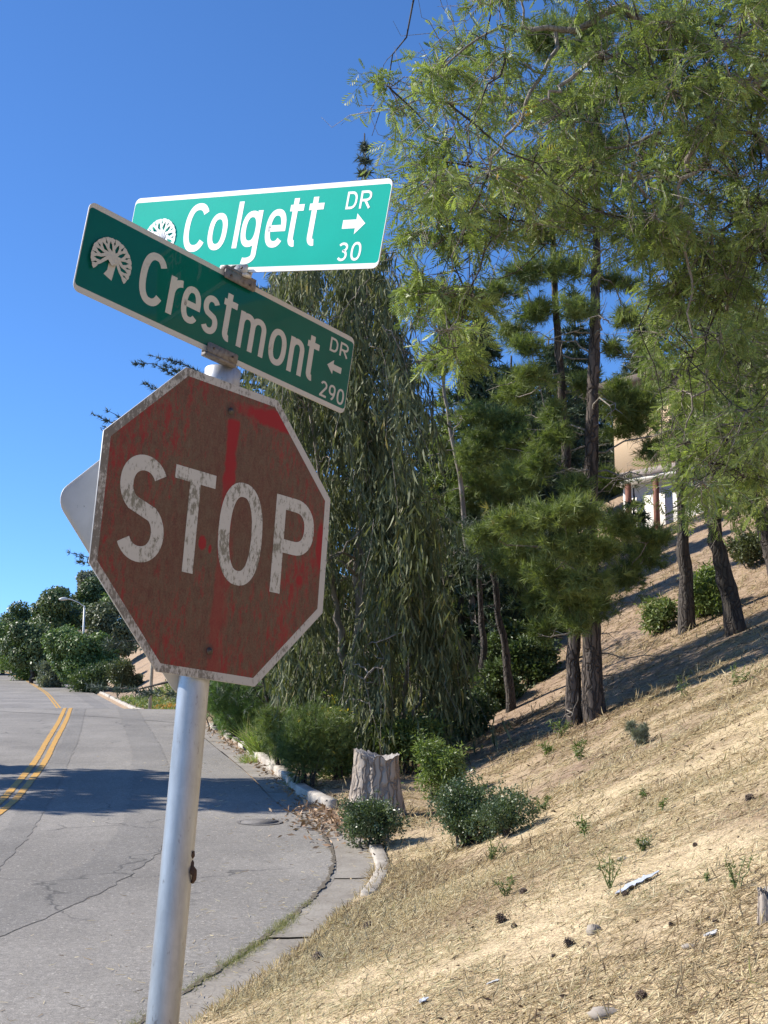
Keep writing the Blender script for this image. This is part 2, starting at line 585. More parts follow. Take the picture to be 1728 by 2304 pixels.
M['bark_grey'] = barkmat('grey_branch_bark', (0.34, 0.30, 0.25), (0.17, 0.14, 0.11), 9, 0.3, 0.4)
M['bark_euc'] = barkmat('eucalyptus_bark', (0.36, 0.31, 0.26), (0.18, 0.15, 0.12), 4, 0.1, 0.4)
M['bark_dark'] = barkmat('dark_bark', (0.10, 0.085, 0.07), (0.045, 0.035, 0.03), 6, 0.15)
M['deadwood'] = barkmat('bleached_deadwood', (0.46, 0.39, 0.32), (0.22, 0.175, 0.14), 5, 0.06, 0.8)
M['endgrain'] = simple('grey_end_grain', (0.40, 0.37, 0.34), 0.9, 0, 30, (0.20, 0.18, 0.16), 0.8)

M['lf_acacia'] = leafmat('acacia_leaf', (0.13, 0.185, 0.06), (0.43, 0.49, 0.19), (0.48, 0.33, 0.10), 0.96, 0.45, 0.45)
M['lf_acacia2'] = leafmat('acacia_leaf_darker', (0.12, 0.175, 0.055), (0.39, 0.45, 0.17), (0.42, 0.29, 0.09), 0.96, 0.45, 0.45)
M['lf_euc'] = leafmat('eucalyptus_leaf', (0.055, 0.075, 0.035), (0.24, 0.25, 0.13), (0.42, 0.34, 0.17), 0.92, 0.25, 0.6, 0.3)
M['lf_euc2'] = leafmat('young_eucalyptus_leaf', (0.09, 0.115, 0.04), (0.25, 0.25, 0.11), (0.42, 0.33, 0.10), 0.90, 0.3, 0.6, 0.3)
M['lf_pine'] = leafmat('pine_needles', (0.075, 0.115, 0.035), (0.27, 0.32, 0.10), (0.36, 0.22, 0.07), 0.97, 0.35, 0.55)
M['lf_pine_dk'] = leafmat('dark_conifer_needles', (0.025, 0.045, 0.028), (0.07, 0.10, 0.05), None, 0.95, 0.2, 0.55)
M['lf_cedar'] = leafmat('cedar_needles', (0.045, 0.06, 0.05), (0.10, 0.13, 0.09), None, 0.95, 0.2, 0.55)
M['lf_oak'] = leafmat('oak_leaf', (0.06, 0.105, 0.03), (0.19, 0.27, 0.08), None, 0.95, 0.25, 0.45)
M['lf_oak2'] = leafmat('dark_oak_leaf', (0.045, 0.075, 0.03), (0.14, 0.19, 0.07), None, 0.95, 0.22, 0.45)
M['lf_oak3'] = leafmat('olive_leaf', (0.06, 0.075, 0.035), (0.15, 0.17, 0.08), None, 0.95, 0.22, 0.45)
M['lf_grey'] = leafmat('greygreen_leaf', (0.12, 0.14, 0.10), (0.26, 0.28, 0.20), None, 0.95, 0.2, 0.6)
M['lf_broom'] = leafmat('broom_leaf', (0.06, 0.10, 0.03), (0.20, 0.25, 0.075), (0.55, 0.42, 0.05), 0.93, 0.3, 0.5)
M['lf_fennel'] = leafmat('feathery_leaf', (0.09, 0.16, 0.05), (0.20, 0.30, 0.10), None, 0.95, 0.35, 0.5)
M['lf_bush'] = leafmat('small_dark_leaf', (0.045, 0.075, 0.03), (0.14, 0.19, 0.085), (0.32, 0.33, 0.2), 0.95, 0.2, 0.4, 0.6)
M['lf_fresh'] = leafmat('fresh_leaf', (0.10, 0.15, 0.045), (0.25, 0.32, 0.095), None, 0.95, 0.35, 0.45)
M['lf_weed'] = leafmat('weed_leaf', (0.10, 0.15, 0.05), (0.26, 0.31, 0.11), (0.45, 0.36, 0.16), 0.9, 0.3, 0.5)
M['lf_tuft'] = leafmat('green_grass_blade', (0.16, 0.24, 0.06), (0.38, 0.44, 0.15), (0.55, 0.48, 0.25), 0.9, 0.35, 0.5)
M['lf_seam'] = leafmat('seam_weed_blade', (0.16, 0.18, 0.06), (0.36, 0.34, 0.15), (0.55, 0.46, 0.26), 0.75, 0.3, 0.5)
M['lf_litter'] = leafmat('bark_crumb', (0.05, 0.033, 0.022), (0.20, 0.13, 0.085), None, 0.95, 0.05, 0.8)
M['lf_dry'] = leafmat('fallen_leaf', (0.20, 0.11, 0.06), (0.48, 0.33, 0.2), None, 0.95, 0.05, 0.7)
M['lf_poppy'] = leafmat('orange_flower', (0.50, 0.18, 0.03), (0.60, 0.30, 0.06), None, 0.95, 0.3, 0.5)

# ------------------------------------------------------------------ terrain
D = lambda y: 7200.0 / (y - 1440.0)
def road_px(pts): return np.array([px(x, y, D(y)) for x, y in pts])

def line_fn(Y, X, sig, lo=-60, hi=420, step=0.1):
    Y, X = np.asarray(Y, float), np.asarray(X, float)
    g = np.arange(lo, hi + step, step)
    v = np.interp(g, Y, X)
    sl0 = (X[1] - X[0]) / (Y[1] - Y[0])
    sl1 = (X[-1] - X[-2]) / (Y[-1] - Y[-2])
    v = np.where(g < Y[0], X[0] + sl0 * (g - Y[0]), v)
    v = np.where(g > Y[-1], X[-1] + sl1 * (g - Y[-1]), v)
    for s, a, b in sig:
        n = int(3 * s / step) + 1
        k = np.exp(-0.5 * (np.arange(-n, n + 1) * step / s) ** 2)
        k /= k.sum()
        sm = np.convolve(np.pad(v, n, mode='edge'), k, mode='valid')
        wgt = np.clip(np.minimum((g - a) / 3.0, (b - g) / 3.0), 0, 1)
        wgt[:n + 1] = 0
        wgt[-n - 1:] = 0
        v = v * (1 - wgt) + sm * wgt
    return lambda y: np.interp(y, g, v)

kp = road_px([(508, 2296), (590, 2242), (682, 2182), (736, 2128), (823, 2041), (853, 1987), (820, 1911), (769, 1868), (725, 1840),
              (671, 1813), (622, 1765), (579, 1732), (546, 1710), (522, 1691), (465, 1651)])
far_k = np.array([px(316, 1607, 73), px(228, 1561, 105), px(152, 1531, 136), px(76, 1506, 165), px(0, 1485, 190), px(-90, 1470, 230)])
ZY = [-60, 0, 43.5, 50, 58] + list(far_k[:, 1]) + [420]
ZZ = [0.073 - 60 * .0816, 0.073, 0.073 + 43.5 * .0816, 3.66, 3.60] + list(far_k[:, 2]) + [far_k[-1, 2] + 8]
P = line_fn(ZY, ZZ, [(1.2, 40, 66), (5.0, 70, 400)])
Xk = line_fn([-60] + list(kp[:, 1]) + [44, 55, 65] + list(far_k[:, 1]), [-16.5] + list(kp[:, 0]) + [-6.2, -7.6, -10.0] + list(far_k[:, 0]),
             [(0.35, 6, 30), (1.5, 30, 62), (6, 72, 400)])
rp = road_px([(411, 2264), (487, 2220), (590, 2150), (628, 2117), (693, 2057), (742, 2025), (758, 1992), (755, 1954), (747, 1916), (720, 1889), (696, 1873)])
ry = [-60] + list(rp[:, 1]) + [18.5] + list(np.arange(20, 401, 2.0))
Xr = line_fn(ry, [-16.95] + list(rp[:, 0]) + [float(Xk(18.5)) - .5] + [float(Xk(v)) - .42 for v in np.arange(20, 401, 2.0)], [(0.3, 6, 24)])
cp = road_px([(0, 1854), (25, 1820), (59, 1778), (93, 1732), (110, 1694), (139, 1643), (156, 1599)])
far_c = np.array([px(142, 1597, 73), px(106, 1561, 105), px(58, 1531, 136), px(0, 1508, 162), px(-60, 1492, 185), px(-160, 1474, 230)])
Xc = line_fn([-60, 8] + list(cp[:, 1]) + list(far_c[:, 1]), [-8.0, -4.75] + list(cp[:, 0]) + list(far_c[:, 0]), [(0.8, 12, 60), (5, 70, 400)])
Xl = line_fn([-60, 10, 16, 24, 44, 70, 400], [-40, -22, -13, float(Xc(24)) - 4.3, float(Xc(44)) - 4.4, float(Xc(70)) - 4.4, float(Xc(400)) - 4.4], [(1.5, 8, 60)])
_xl = Xl
Xl = lambda y: np.where(np.asarray(y) > 26, Xc(y) - 4.35, _xl(y))

S_Y = lambda y: np.interp(y, [-60, 0, 6, 12, 22, 60, 75, 420], [.30, .33, .40, .45, .48, .46, .60, .6])
X0f = line_fn([-60, 8, 11.4, 14.5, 21, 29, 42, 58, 70, 420], [float(Xk(-60)), float(Xk(8)) + .05, float(Xk(11.4)) + .1, 0.25, 0.85, 0.85, 0.4, -2.5, float(Xk(70)) + 1.6, float(Xk(420)) + 1.6], [(1.0, 10, 62)])
X0 = lambda y: np.where(np.asarray(y) > 70, Xk(y) + 1.6, X0f(y))
sp = lambda x, k: k * np.logaddexp(0, x / k)

def vnoise(x, y, s, seed=0):
    """cheap smooth value noise"""
    x, y = np.asarray(x) / s + 71.3 * seed, np.asarray(y) / s + 13.7 * seed
    xi, yi = np.floor(x), np.floor(y)
    fx, fy = x - xi, y - yi
    fx, fy = fx * fx * (3 - 2 * fx), fy * fy * (3 - 2 * fy)
    h = lambda a, b: np.modf(np.abs(np.sin(a * 127.1 + b * 311.7) * 43758.5453))[0]
    return (h(xi, yi) * (1 - fx) + h(xi + 1, yi) * fx) * (1 - fy) + (h(xi, yi + 1) * (1 - fx) + h(xi + 1, yi + 1) * fx) * fy - 0.5

def H(x, y):
    x, y = np.asarray(x, float), np.asarray(y, float)
    e = x - Xk(y)
    base = P(y)
    hx = np.clip(x - X0(y), -50, 60)
    hill = S_Y(y) * sp(hx - .28, 0.2) 
    cap = np.interp(y, [0, 40, 58, 72, 420], [12, 9, 6, 3.2, 3.2])
    hill = np.where(hill > cap, cap + (hill - cap) * .16, hill)
    extra = 0.13 * np.clip(y - 26, 0, 30) * np.clip((x - X0(y)) / 5, 0, 1) * np.interp(y, [60, 75], [1, 0])
    verge = np.interp(e, [0, .15, .2, .6], [.02, .03, .06, .10]) 
    rough = (vnoise(x, y, 1.7, 1) * .07 + vnoise(x, y, .5, 2) * .035) * np.clip(e / .6, 0, 1) + vnoise(x, y, 6, 3) * .25 * np.clip((e - 1) / 4, 0, 1)
    right = base + verge + hill + extra + rough
    le = Xl(y) - x
    left = base + .08 - np.clip(le - 1, 0, 200) * .10 + vnoise(x, y, 3, 5) * .1 * np.clip(le, 0, 1)
    mid = base - 0.12
    return np.where(e >= 0, right, np.where(le > 0, left, mid))

def hit(x, y, d0=3.0, d1=120.0):
    """where the sight line of that image point meets the ground"""
    d = np.geomspace(d0, d1, 6000)
    Q = CAM[None] + d[:, None] * (FW + RT * (x - CX) / FPX - UP * (y - CY) / FPX)[None]
    below = Q[:, 2] < np.maximum(H(Q[:, 0], Q[:, 1]), np.where(Q[:, 0] < Xk(Q[:, 1]), P(Q[:, 1]), -99))
    i = int(np.argmax(below))
    return Q[i], d[i]

def on_ground(x, y, dz=0.0): return np.array([x, y, float(H(x, y)) + dz])

def ground_sheet():
    Yv = np.concatenate([np.arange(-60, 0, 2.0), np.arange(0, 30, .25), np.arange(30, 80, .8), np.arange(80, 420.1, 4.0)])
    # right of the kerb
    Er = np.concatenate([[0, .05, .15, .3, .5], np.arange(.75, 14, .25), np.arange(14, 40, 1.0), np.array([44, 50, 60, 80, 110, 160, 240, 340])])
    Y2, E2 = np.meshgrid(Yv, Er, indexing='ij')
    X2 = Xk(Y2) + E2
    Z2 = H(X2, Y2)
    mb = MB()
    def grid(X, Y, Z):
        n, m = X.shape
        i = np.arange(n - 1)[:, None] * m + np.arange(m - 1)[None]
        mb.add(np.stack([X, Y, Z], -1).reshape(-1, 3), [np.stack([i, i + 1, i + m + 1, i + m], -1).reshape(-1, 4)])
    # below the road and to the left, welded by sharing the first column position
    El = np.array([340, 240, 160, 100, 60, 40, 25, 15, 10, 6, 4, 2.5, 1.5, 1.0, .5, .2, 0])
    Yl, L2 = np.meshgrid(Yv, El, indexing='ij')
    XL = Xl(Yl) - L2
    cols = [XL]
    zl = [H(XL - 1e-4, Yl)]
    tt = np.array([.01, .25, .5, .75, .985, 1.0])
    Ym, T2 = np.meshgrid(Yv, tt, indexing='ij')
    XM = Xl(Ym) + (Xk(Ym) - Xl(Ym)) * T2
    zm = P(Ym) - .12
    zm[:, -1] = H(XM[:, -1] + 1e-4, Yv)
    XX = np.concatenate([XL, XM, X2[:, 1:]], 1)
    YY = np.concatenate([Yl, Ym, Y2[:, 1:]], 1)
    ZZ_ = np.concatenate([zl[0], zm, Z2[:, 1:]], 1)
    grid(XX, YY, ZZ_)
    o = mb.build('ground', M['ground'], None, True)
    tag(o, kind='structure')
    return o
ground_sheet()

def strip(name, Ys, xa, xb, z, mat, parent=None, ncol=2):
    """a sheet between the lines xa(Y) and xb(Y), z(X,Y)"""
    t = np.linspace(0, 1, ncol)
    A, B = xa(Ys), xb(Ys)
    X = A[:, None] + (B - A)[:, None] * t[None]
    Y = np.repeat(Ys[:, None], ncol, 1)
    Z = z(X, Y)
    m = ncol
    i = np.arange(len(Ys) - 1)[:, None] * m + np.arange(m - 1)[None]
    return mk(name, np.stack([X, Y, Z], -1).reshape(-1, 3), [np.stack([i, i + 1, i + m + 1, i + m], -1).reshape(-1, 4)], mat, parent, True)

def zroad(x, y):
    edge = np.clip((Xr(y) - x) / 5.0, 0, 1)
    return P(y) + 0.05 * np.sin(edge * np.pi / 2) + vnoise(x, y, 4, 9) * .012
Yroad = np.concatenate([np.arange(-60, 0, 1.0), np.arange(0, 30, .2), np.arange(30, 80, .5), np.arange(80, 400.1, 2.5)])
road = strip('road', Yroad, lambda y: Xl(y), lambda y: Xr(y), zroad, M['asphalt'], None, 40)
tag(road, kind='structure')

def ribbon(name, pts, width, dz, mat, parent, taper=False, wob=0.0, step=.15):
    """flat band along a line of road points"""
    pts = np.asarray(pts, float)
    L = np.concatenate([[0], np.cumsum(np.linalg.norm(np.diff(pts[:, :2], axis=0), axis=1))])
    s = np.arange(0, L[-1], step)
    C = np.stack([np.interp(s, L, pts[:, 0]), np.interp(s, L, pts[:, 1])], 1)
    k = max(3, int(1.5 / step))
    ker = np.ones(2 * k + 1) / (2 * k + 1)
    for a in range(2):
        C[:, a] = np.convolve(np.pad(C[:, a], k, mode='reflect', reflect_type='odd'), ker, mode='valid')
    T = np.gradient(C, axis=0)
    T /= np.linalg.norm(T, axis=1, keepdims=True)
    Nn = np.stack([T[:, 1], -T[:, 0]], 1)
    w_ = np.full(len(s), width / 2.0)
    wa = w_ + wob * rng.normal(size=len(s))
    wb = w_ + wob * rng.normal(size=len(s))
    if taper: wa *= np.clip(np.minimum(s, L[-1] - s) / 1.0, .1, 1); wb *= np.clip(np.minimum(s, L[-1] - s) / 1.0, .1, 1)
    t = np.linspace(0, 1, 4)
    a = C - Nn * wa[:, None]
    b = C + Nn * wb[:, None]
    G = a[:, None] + (b - a)[:, None] * t[None, :, None]
    Z = zroad(G[..., 0], G[..., 1]) + dz
    V = np.concatenate([G, Z[..., None]], -1).reshape(-1, 3)
    i = np.arange(len(s) - 1)[:, None] * 4 + np.arange(3)[None]
    return mk(name, V, [np.stack([i, i + 4, i + 5, i + 1], -1).reshape(-1, 4)], mat, parent, True)

# the double yellow line, two stripes, worn
Yc = np.concatenate([np.arange(9, 44.4, .5)])
for off in (-.092, .092):
    ribbon('centre_stripe', np.stack([Xc(Yc) + off, Yc], 1), .11, .008, M['yellow'], road, wob=.004)
Yc2 = np.arange(60, 230, 2.0)
for off in (-.10, .10):
    ribbon('centre_stripe', np.stack([Xc(Yc2) + off, Yc2], 1), .11, .012, M['yellow'], road, wob=.004, step=1.0)
# smoother repair bands in the asphalt, plus one thin darker band across
def rpx(pts): return road_px(pts)[:, :2]
ribbon('asphalt_patch', rpx([(283, 1600), (300, 1640), (332, 1706), (344, 1790), (335, 1880), (290, 1960), (180, 2030), (0, 2110), (-300, 2230)]), .62, .004, M['asphalt_patch'], road, wob=.02)
ribbon('asphalt_patch', rpx([(180, 1612), (160, 1680), (136, 1730), (104, 1795), (64, 1862), (20, 1925), (-60, 2010)]), .34, .004, M['asphalt_patch'], road, wob=.015)
ribbon('tar_seam', rpx([(-120, 1612), (0, 1618), (150, 1625), (280, 1632), (395, 1640), (450, 1646)]), .16, .006, M['asphalt_patch'], road, wob=.02)  # thin, slightly darker band running across the road
ribbon('asphalt_patch', np.stack([Xc(np.arange(62, 150, 3.0)) + 2.6, np.arange(62, 150, 3.0)], 1), .9, .010, M['asphalt_patch'], road, wob=.02, step=.8)

yj = np.arange(5.0, 18.0, .3)
ribbon('gutter_joint', np.stack([Xr(yj) + .002, yj], 1), .035, .012, simple('joint_dirt', (0.09, 0.075, 0.055), .95, 0, 40, (0.16, 0.13, 0.09), .3), road, wob=.012, step=.06)
# concrete gutter, panel by panel with open joints
gutter = empty('gutter')
tag(gutter, kind='structure')
ys = [-6.0]
while ys[-1] < 62:
    ys.append(ys[-1] + (2.4 if ys[-1] < 40 else 3.2) + rng.uniform(-.15, .15))
for a, b in zip(ys[:-1], ys[1:]):
    yy = np.linspace(a + .012, b - .012, 9)
    tilt = rng.uniform(-.012, .012)
    def zg(x, y):
        t = (x - Xr(y)) / (Xk(y) - Xr(y) + 1e-6)
        return P(y) + .006 + tilt * (y - a) / 2.4 + np.where(t > .5, .02 * (t - .5), 0) + rng.uniform(-.001, .001)
    strip('gutter_panel', yy, lambda y: Xr(y) + .004, lambda y: Xk(y) + .06, zg, M['concrete'], gutter, 4)

# kerb, broken into pieces
kerb = empty('kerb')
tag(kerb, kind='structure')
def kerb_piece(y0, y1, h, wd=.15, dz=0.0, off=0.0, skew=0.0):
    n = max(5, int((y1 - y0) / .25))
    yy = np.linspace(y0, y1, n)
    xk = Xk(yy) + off + skew * (yy - y0)
    prof = [(-.012, -.1), (-.006, h * .86), (.004, h * .97), (.018, h), (wd - .012, h), (wd, h - .01), (wd, -.1)]
    V = []
    for i, y in enumerate(yy):
        j = rng.normal(size=(len(prof), 2)) * (.0015 if y0 < 15 else .0035)
        for (a, b), (ja, jb) in zip(prof, j):
            V.append((xk[i] + a + ja, y + (0.03 * rng.normal() if i in (0, n - 1) else 0), P(y) + dz + b + (jb if b > 0 else 0)))
    m = len(prof)
    i = np.arange(n - 1)[:, None] * m + np.arange(m - 1)[None]
    F = [np.stack([i, i + 1, i + m + 1, i + m], -1).reshape(-1, 4), np.array([np.arange(m)[::-1]]), np.array([np.arange(m) + (n - 1) * m])]
    return mk('kerb_stone', V, F, M['kerb'], kerb)
kerb_piece(12.2, 14.9, .075, .13)
for a, b, h, dz, off, sk in ((15.3, 15.9, .12, -.02, .06, .12), (16.05, 16.7, .12, .0, .03, -.05), (16.85, 17.5, .10, -.03, .05, .1),
                             (18.2, 20.6, .15, 0, 0, 0), (20.75, 23.0, .15, 0, .01, 0), (23.12, 25.4, .15, .01, 0, 0), (25.5, 26.9, .14, 0, .02, .02),
                             (27.3, 28.2, .15, -.01, .03, .0), (29.4, 30.0, .12, 0, .05, .1), (30.4, 30.9, .13, 0, .02, 0), (31.5, 32.0, .11, 0, .06, .1), (33.2, 34.6, .12, 0, 0, 0)):
    kerb_piece(a, b, h, .16, dz, off, sk)
yv = 70.5
while yv < 200:
    ln = rng.uniform(3.5, 5.0)
    kerb_piece(yv, yv + ln, .16, .2)
    yv += ln + (rng.uniform(.02, .06) if rng.random() < .7 else rng.uniform(.5, 1.5))

# ------------------------------------------------------------------ signs on the leaning post
def frame3(right, up):
    r = np.array(right, float); r /= np.linalg.norm(r)
    u = np.array(up, float); u -= r * (u @ r); u /= np.linalg.norm(u)
    n = np.cross(r, u)
    return Matrix(((r[0], u[0], n[0]), (r[1], u[1], n[1]), (r[2], u[2], n[2]))), r, u, n

def sup(cx, cy, rx, ry, a0, a1, n=26, e=2.35):
    a = np.radians(np.linspace(a0, a1, n))
    c, s = np.cos(a), np.sin(a)
    return np.stack([cx + rx * np.sign(c) * np.abs(c) ** (2 / e), cy + ry * np.sign(s) * np.abs(s) ** (2 / e)], 1)

def stroke_mesh(strokes, s, z0, taper=None):
    """flat uniform-width strokes -> verts, quads; each stroke a hair above the last"""
    mb = MB()
    for q, st in enumerate(strokes):
        wd = s
        if isinstance(st, tuple): st, wd = st
        p = np.asarray(st, float)
        keep = np.r_[True, np.linalg.norm(np.diff(p, axis=0), axis=1) > 1e-6]
        if np.ndim(wd): wd = np.asarray(wd)[keep]
        p = p[keep]
        closed = len(p) > 3 and np.linalg.norm(p[0] - p[-1]) < 1e-6
        if closed:
            q_ = p[:-1]
            t1 = q_ - np.roll(q_, 1, 0)
            t2 = np.roll(q_, -1, 0) - q_
        else:
            d = np.diff(p, axis=0)
            t1 = np.vstack([d[:1], d])
            t2 = np.vstack([d, d[-1:]])
            q_ = p
        t1 = t1 / (np.linalg.norm(t1, axis=1, keepdims=True) + 1e-12)
        t2 = t2 / (np.linalg.norm(t2, axis=1, keepdims=True) + 1e-12)
        n1 = np.stack([-t1[:, 1], t1[:, 0]], 1)
        n2 = np.stack([-t2[:, 1], t2[:, 0]], 1)
        nn = n1 + n2
        nn /= (np.linalg.norm(nn, axis=1, keepdims=True) + 1e-12)
        k = 1.0 / np.clip(np.sum(nn * n1, 1), .5, 1)
        ww = np.broadcast_to(np.asarray(wd, float), (len(q_),)) / 2
        off = nn * (k * ww)[:, None]
        A, B = q_ + off, q_ - off
        m = len(q_)
        z = z0 + .00012 * q
        V = np.concatenate([np.c_[A, np.full(m, z)], np.c_[B, np.full(m, z)]])
        i = np.arange(m if closed else m - 1)
        j = (i + 1) % m
        mb.add(V, [np.stack([i, i + m, j + m, j], 1)])
    return mb

def glyph(ch, x0, x1, y0, y1, s):
    """centre-line strokes of a road-sign letter inside the box (outer edges)"""
    h = s / 2
    l, r, b, t = x0 + h, x1 - h, y0 + h, y1 - h
    cx, cy, rx, ry = (l + r) / 2, (b + t) / 2, (r - l) / 2, (t - b) / 2
    L = lambda *p: np.array(p, float)
    if ch in 'Oo0': return [sup(cx, cy, rx, ry, 0, 360, 44)]
    if ch == 'C': return [sup(cx, cy, rx, ry, 38, 322, 40)]
    if ch == 'e': return [np.vstack([L((l, cy), (r, cy)), sup(cx, cy, rx, ry, 0, 318, 40)[1:]])]
    if ch == 'l': return [L((cx, y0), (cx, y1))]
    if ch == 't':
        return [np.vstack([L((l + rx * .55, y1), (l + rx * .55, b + rx * .9)), sup(l + rx * .55 + rx * .75, b + rx * .9, rx * .75, rx * .9, 180, 285, 10, 2)]),
                L((x0, y0 + (y1 - y0) * .80), (x1 - h * .3, y0 + (y1 - y0) * .80))]
    if ch == 'g':
        xh = (y1 - y0) * .68
        yb = y1 - xh
        return [sup(cx, (yb + y1) / 2, rx, xh / 2 - h, 0, 360, 40),
                np.vstack([L((r, y1), (r, y0 + rx * 1.0)), sup(cx - rx * .1, y0 + rx * 1.0, rx * 1.1, rx * 1.0 - h, 0, -115, 14, 2)])]
    if ch == 'r':
        return [L((l, y0), (l, y1)), np.vstack([sup(r + rx * .25, cy + ry * .15, r - l + rx * .25, ry * .85, 175, 92, 12, 2)])]
    if ch in 'nm':
        if ch == 'n': st = [(l, r)]
        else: st = [(l, cx), (cx, r)]
        out = [L((l, y0), (l, y1))]
        for a, c in st:
            q = (c - a) / 2
            out.append(np.vstack([sup(a + q, t - q * 1.25, q, q * 1.25, 170, 0, 16, 2.2), L((c, y0))]))
        return out
    if ch in 'sS':
        k = .53
        y_m = b + (t - b) * .5
        up = sup(cx, (y_m + t) / 2, rx, (t - y_m) / 2, 28, 235, 22, 2.1)
        dn = sup(cx, (b + y_m) / 2, rx, (y_m - b) / 2, 55, -152, 22, 2.1)
        return [np.vstack([up, dn])]
    if ch == 'T': return [L((x0, t), (x1, t)), L((cx, y0), (cx, t))]
    if ch == 'P':
        my = y0 + (y1 - y0) * .42 + h
        q = (t - my) / 2
        return [L((l, y0), (l, y1)), np.vstack([L((l, t), (cx, t)), sup(cx, my + q, rx, q, 90, -90, 20, 2.3), L((l, my))])]
    if ch == 'D': return [L((l, y0), (l, y1)), np.vstack([L((l, t), (cx - rx * .2, t)), sup(cx - rx * .2, cy, r - cx + rx * .2, ry, 90, -90, 20, 2.4), L((l, b))])]
    if ch == 'R':
        my = y0 + (y1 - y0) * .46
        q = (t - my) / 2
        return [L((l, y0), (l, y1)), np.vstack([L((l, t), (cx, t)), sup(cx, my + q, rx, q, 90, -90, 14, 2.3), L((l, my))]), L((cx - rx * .1, my), (x1 - h * .9, y0))]
    if ch == '3':
        my = y0 + (y1 - y0) * .54
        return [np.vstack([sup(cx, (my + t) / 2, rx, (t - my) / 2, 150, -80, 18, 2.1), sup(cx, (my + b) / 2, rx, (my - b) / 2, 80, -150, 18, 2.1)])]
    if ch == '2':
        a = sup(cx, t - rx, rx, rx, 160, -25, 16, 2)
        return [np.vstack([a, L((l, b + h * .3))]), L((x0, b), (x1, b))]
    if ch == '9':
        q = (y1 - y0) * .3
        return [sup(cx, t - q + h * .5, rx, q - h * .5, 0, 360, 26), np.vstack([L((r, t - q)), sup(cx - rx * .4, t - q, r - cx + rx * .4, t - q - b, 0, -78, 16, 2)])]
    return []

def put_text(parent, items, s_default, z, mat):
    for it in items:
        ch, x0, x1, y0, y1 = it[:5]
        s = it[5] if len(it) > 5 else s_default
        stroke_mesh(glyph(ch, x0, x1, y0, y1, s), s, z).build('numeral' if ch.isdigit() else 'letter', mat, parent)

def rrect(wd, ht, rad, n=5):
    pts = []
    for cx_, cy_, a in ((wd / 2 - rad, ht / 2 - rad, 0), (-wd / 2 + rad, ht / 2 - rad, 90), (-wd / 2 + rad, -ht / 2 + rad, 180), (wd / 2 - rad, -ht / 2 + rad, 270)):
        for k in range(n + 1):
            t = R(a + 90.0 * k / n)
            pts.append((cx_ + rad * math.cos(t), cy_ + rad * math.sin(t)))
    return pts

def ring_face(outer, inner, z):
    n = len(outer)
    V = np.array([(x, y, z) for x, y in outer] + [(x, y, z) for x, y in inner])
    i = np.arange(n)
    j = (i + 1) % n
    return V, [np.stack([i, j, j + n, i + n], 1)]

def oak_emblem(parent, cx, by, wd, ht, z, mat):
    """branching oak: flared trunk and a half-dome fan of forked branches"""
    rr = np.random.default_rng(4)
    st = []
    trunk = np.array([(cx - .004, by), (cx + .001, by + ht * .16), (cx + .002, by + ht * .36)])
    st.append((trunk, np.array([.026, .019, .020])))
    root = np.array([cx + .002, by + ht * .34])
    dome = np.array([cx - .004, by + ht * .40])
    RX, RY = wd / 2, ht * .60
    nb = 9
    for k in range(nb):
        a = R(-24 + 228.0 * k / (nb - 1))
        def at(f, da=0.0):
            return dome + np.array([RX * f * math.cos(a + da), RY * f * math.sin(a + da)])
        mid = (root + at(.55)) / 2 + np.array([0, .010 if 1 < k < nb - 2 else .016])
        st.append((np.array([root, mid, at(.55)]), np.array([.013, .009, .0075])))
        for da in (-.135, .135):
            st.append((np.array([at(.52), at(.74, da * .7), at(.80, da)]), np.array([.0065, .0065, .0062])))
            for db in (-.058, .058):
                f = .97 + .03 * rr.random()
                st.append((np.array([at(.76, da), at(.88, da + db * .8), at(f, da + db)]), np.array([.0055, .0075, .0085])))
    stroke_mesh(st, .01, z).build('oak_emblem', mat, parent)

# post
AX = np.array([.0612, .05, .997]); AX /= np.linalg.norm(AX)
A0 = np.array([-.448, 3.35, CAMZ + .544])
base_xy = A0 - AX * 2.1
base_pt = A0 - AX * ((A0[2] - float(H(base_xy[0], base_xy[1]))) / AX[2])
postE = empty('sign_post', base_pt)
tag(postE, 'leaning galvanised steel sign post with rusty wire tie', 'post')
top_s = (CAMZ + .972 - A0[2]) / AX[2]
def axp(s): return A0 + AX * s
mb = MB()
ss = np.linspace(-(A0[2] - base_pt[2]) / AX[2] - .25, top_s, 14)
mb.tube(np.array([axp(s) for s in ss]) - base_pt, .0385, 40)
mb.build('pole', M['galv'], postE, True)
mb = MB()
Vc = np.array([axp(s) for s in (top_s - .085, top_s - .083, top_s - .003, top_s)]) - base_pt
mb.tube(Vc, [.0455, .0475, .0475, .0455], 40)
cap = mb.build('post_cap', M['galv'], postE, True)
# rusty wire wrap lump on the right of the post
mb = MB()
s_w = -.83
c = axp(s_w) - base_pt + np.array([.0385, -.008, 0])
q = np.linspace(0, 1, 9)
mb.tube(np.stack([c[0] + .006 * np.sin(q * 7), c[1] + .004 * np.cos(q * 9), c[2] + .075 * (q - .5)], 1), .006 * np.sin(np.pi * (q * .9 + .05)) + .002 * np.sin(q * 23) + .0025, 9)
mb.build('rust_blister', M['rust'], postE)

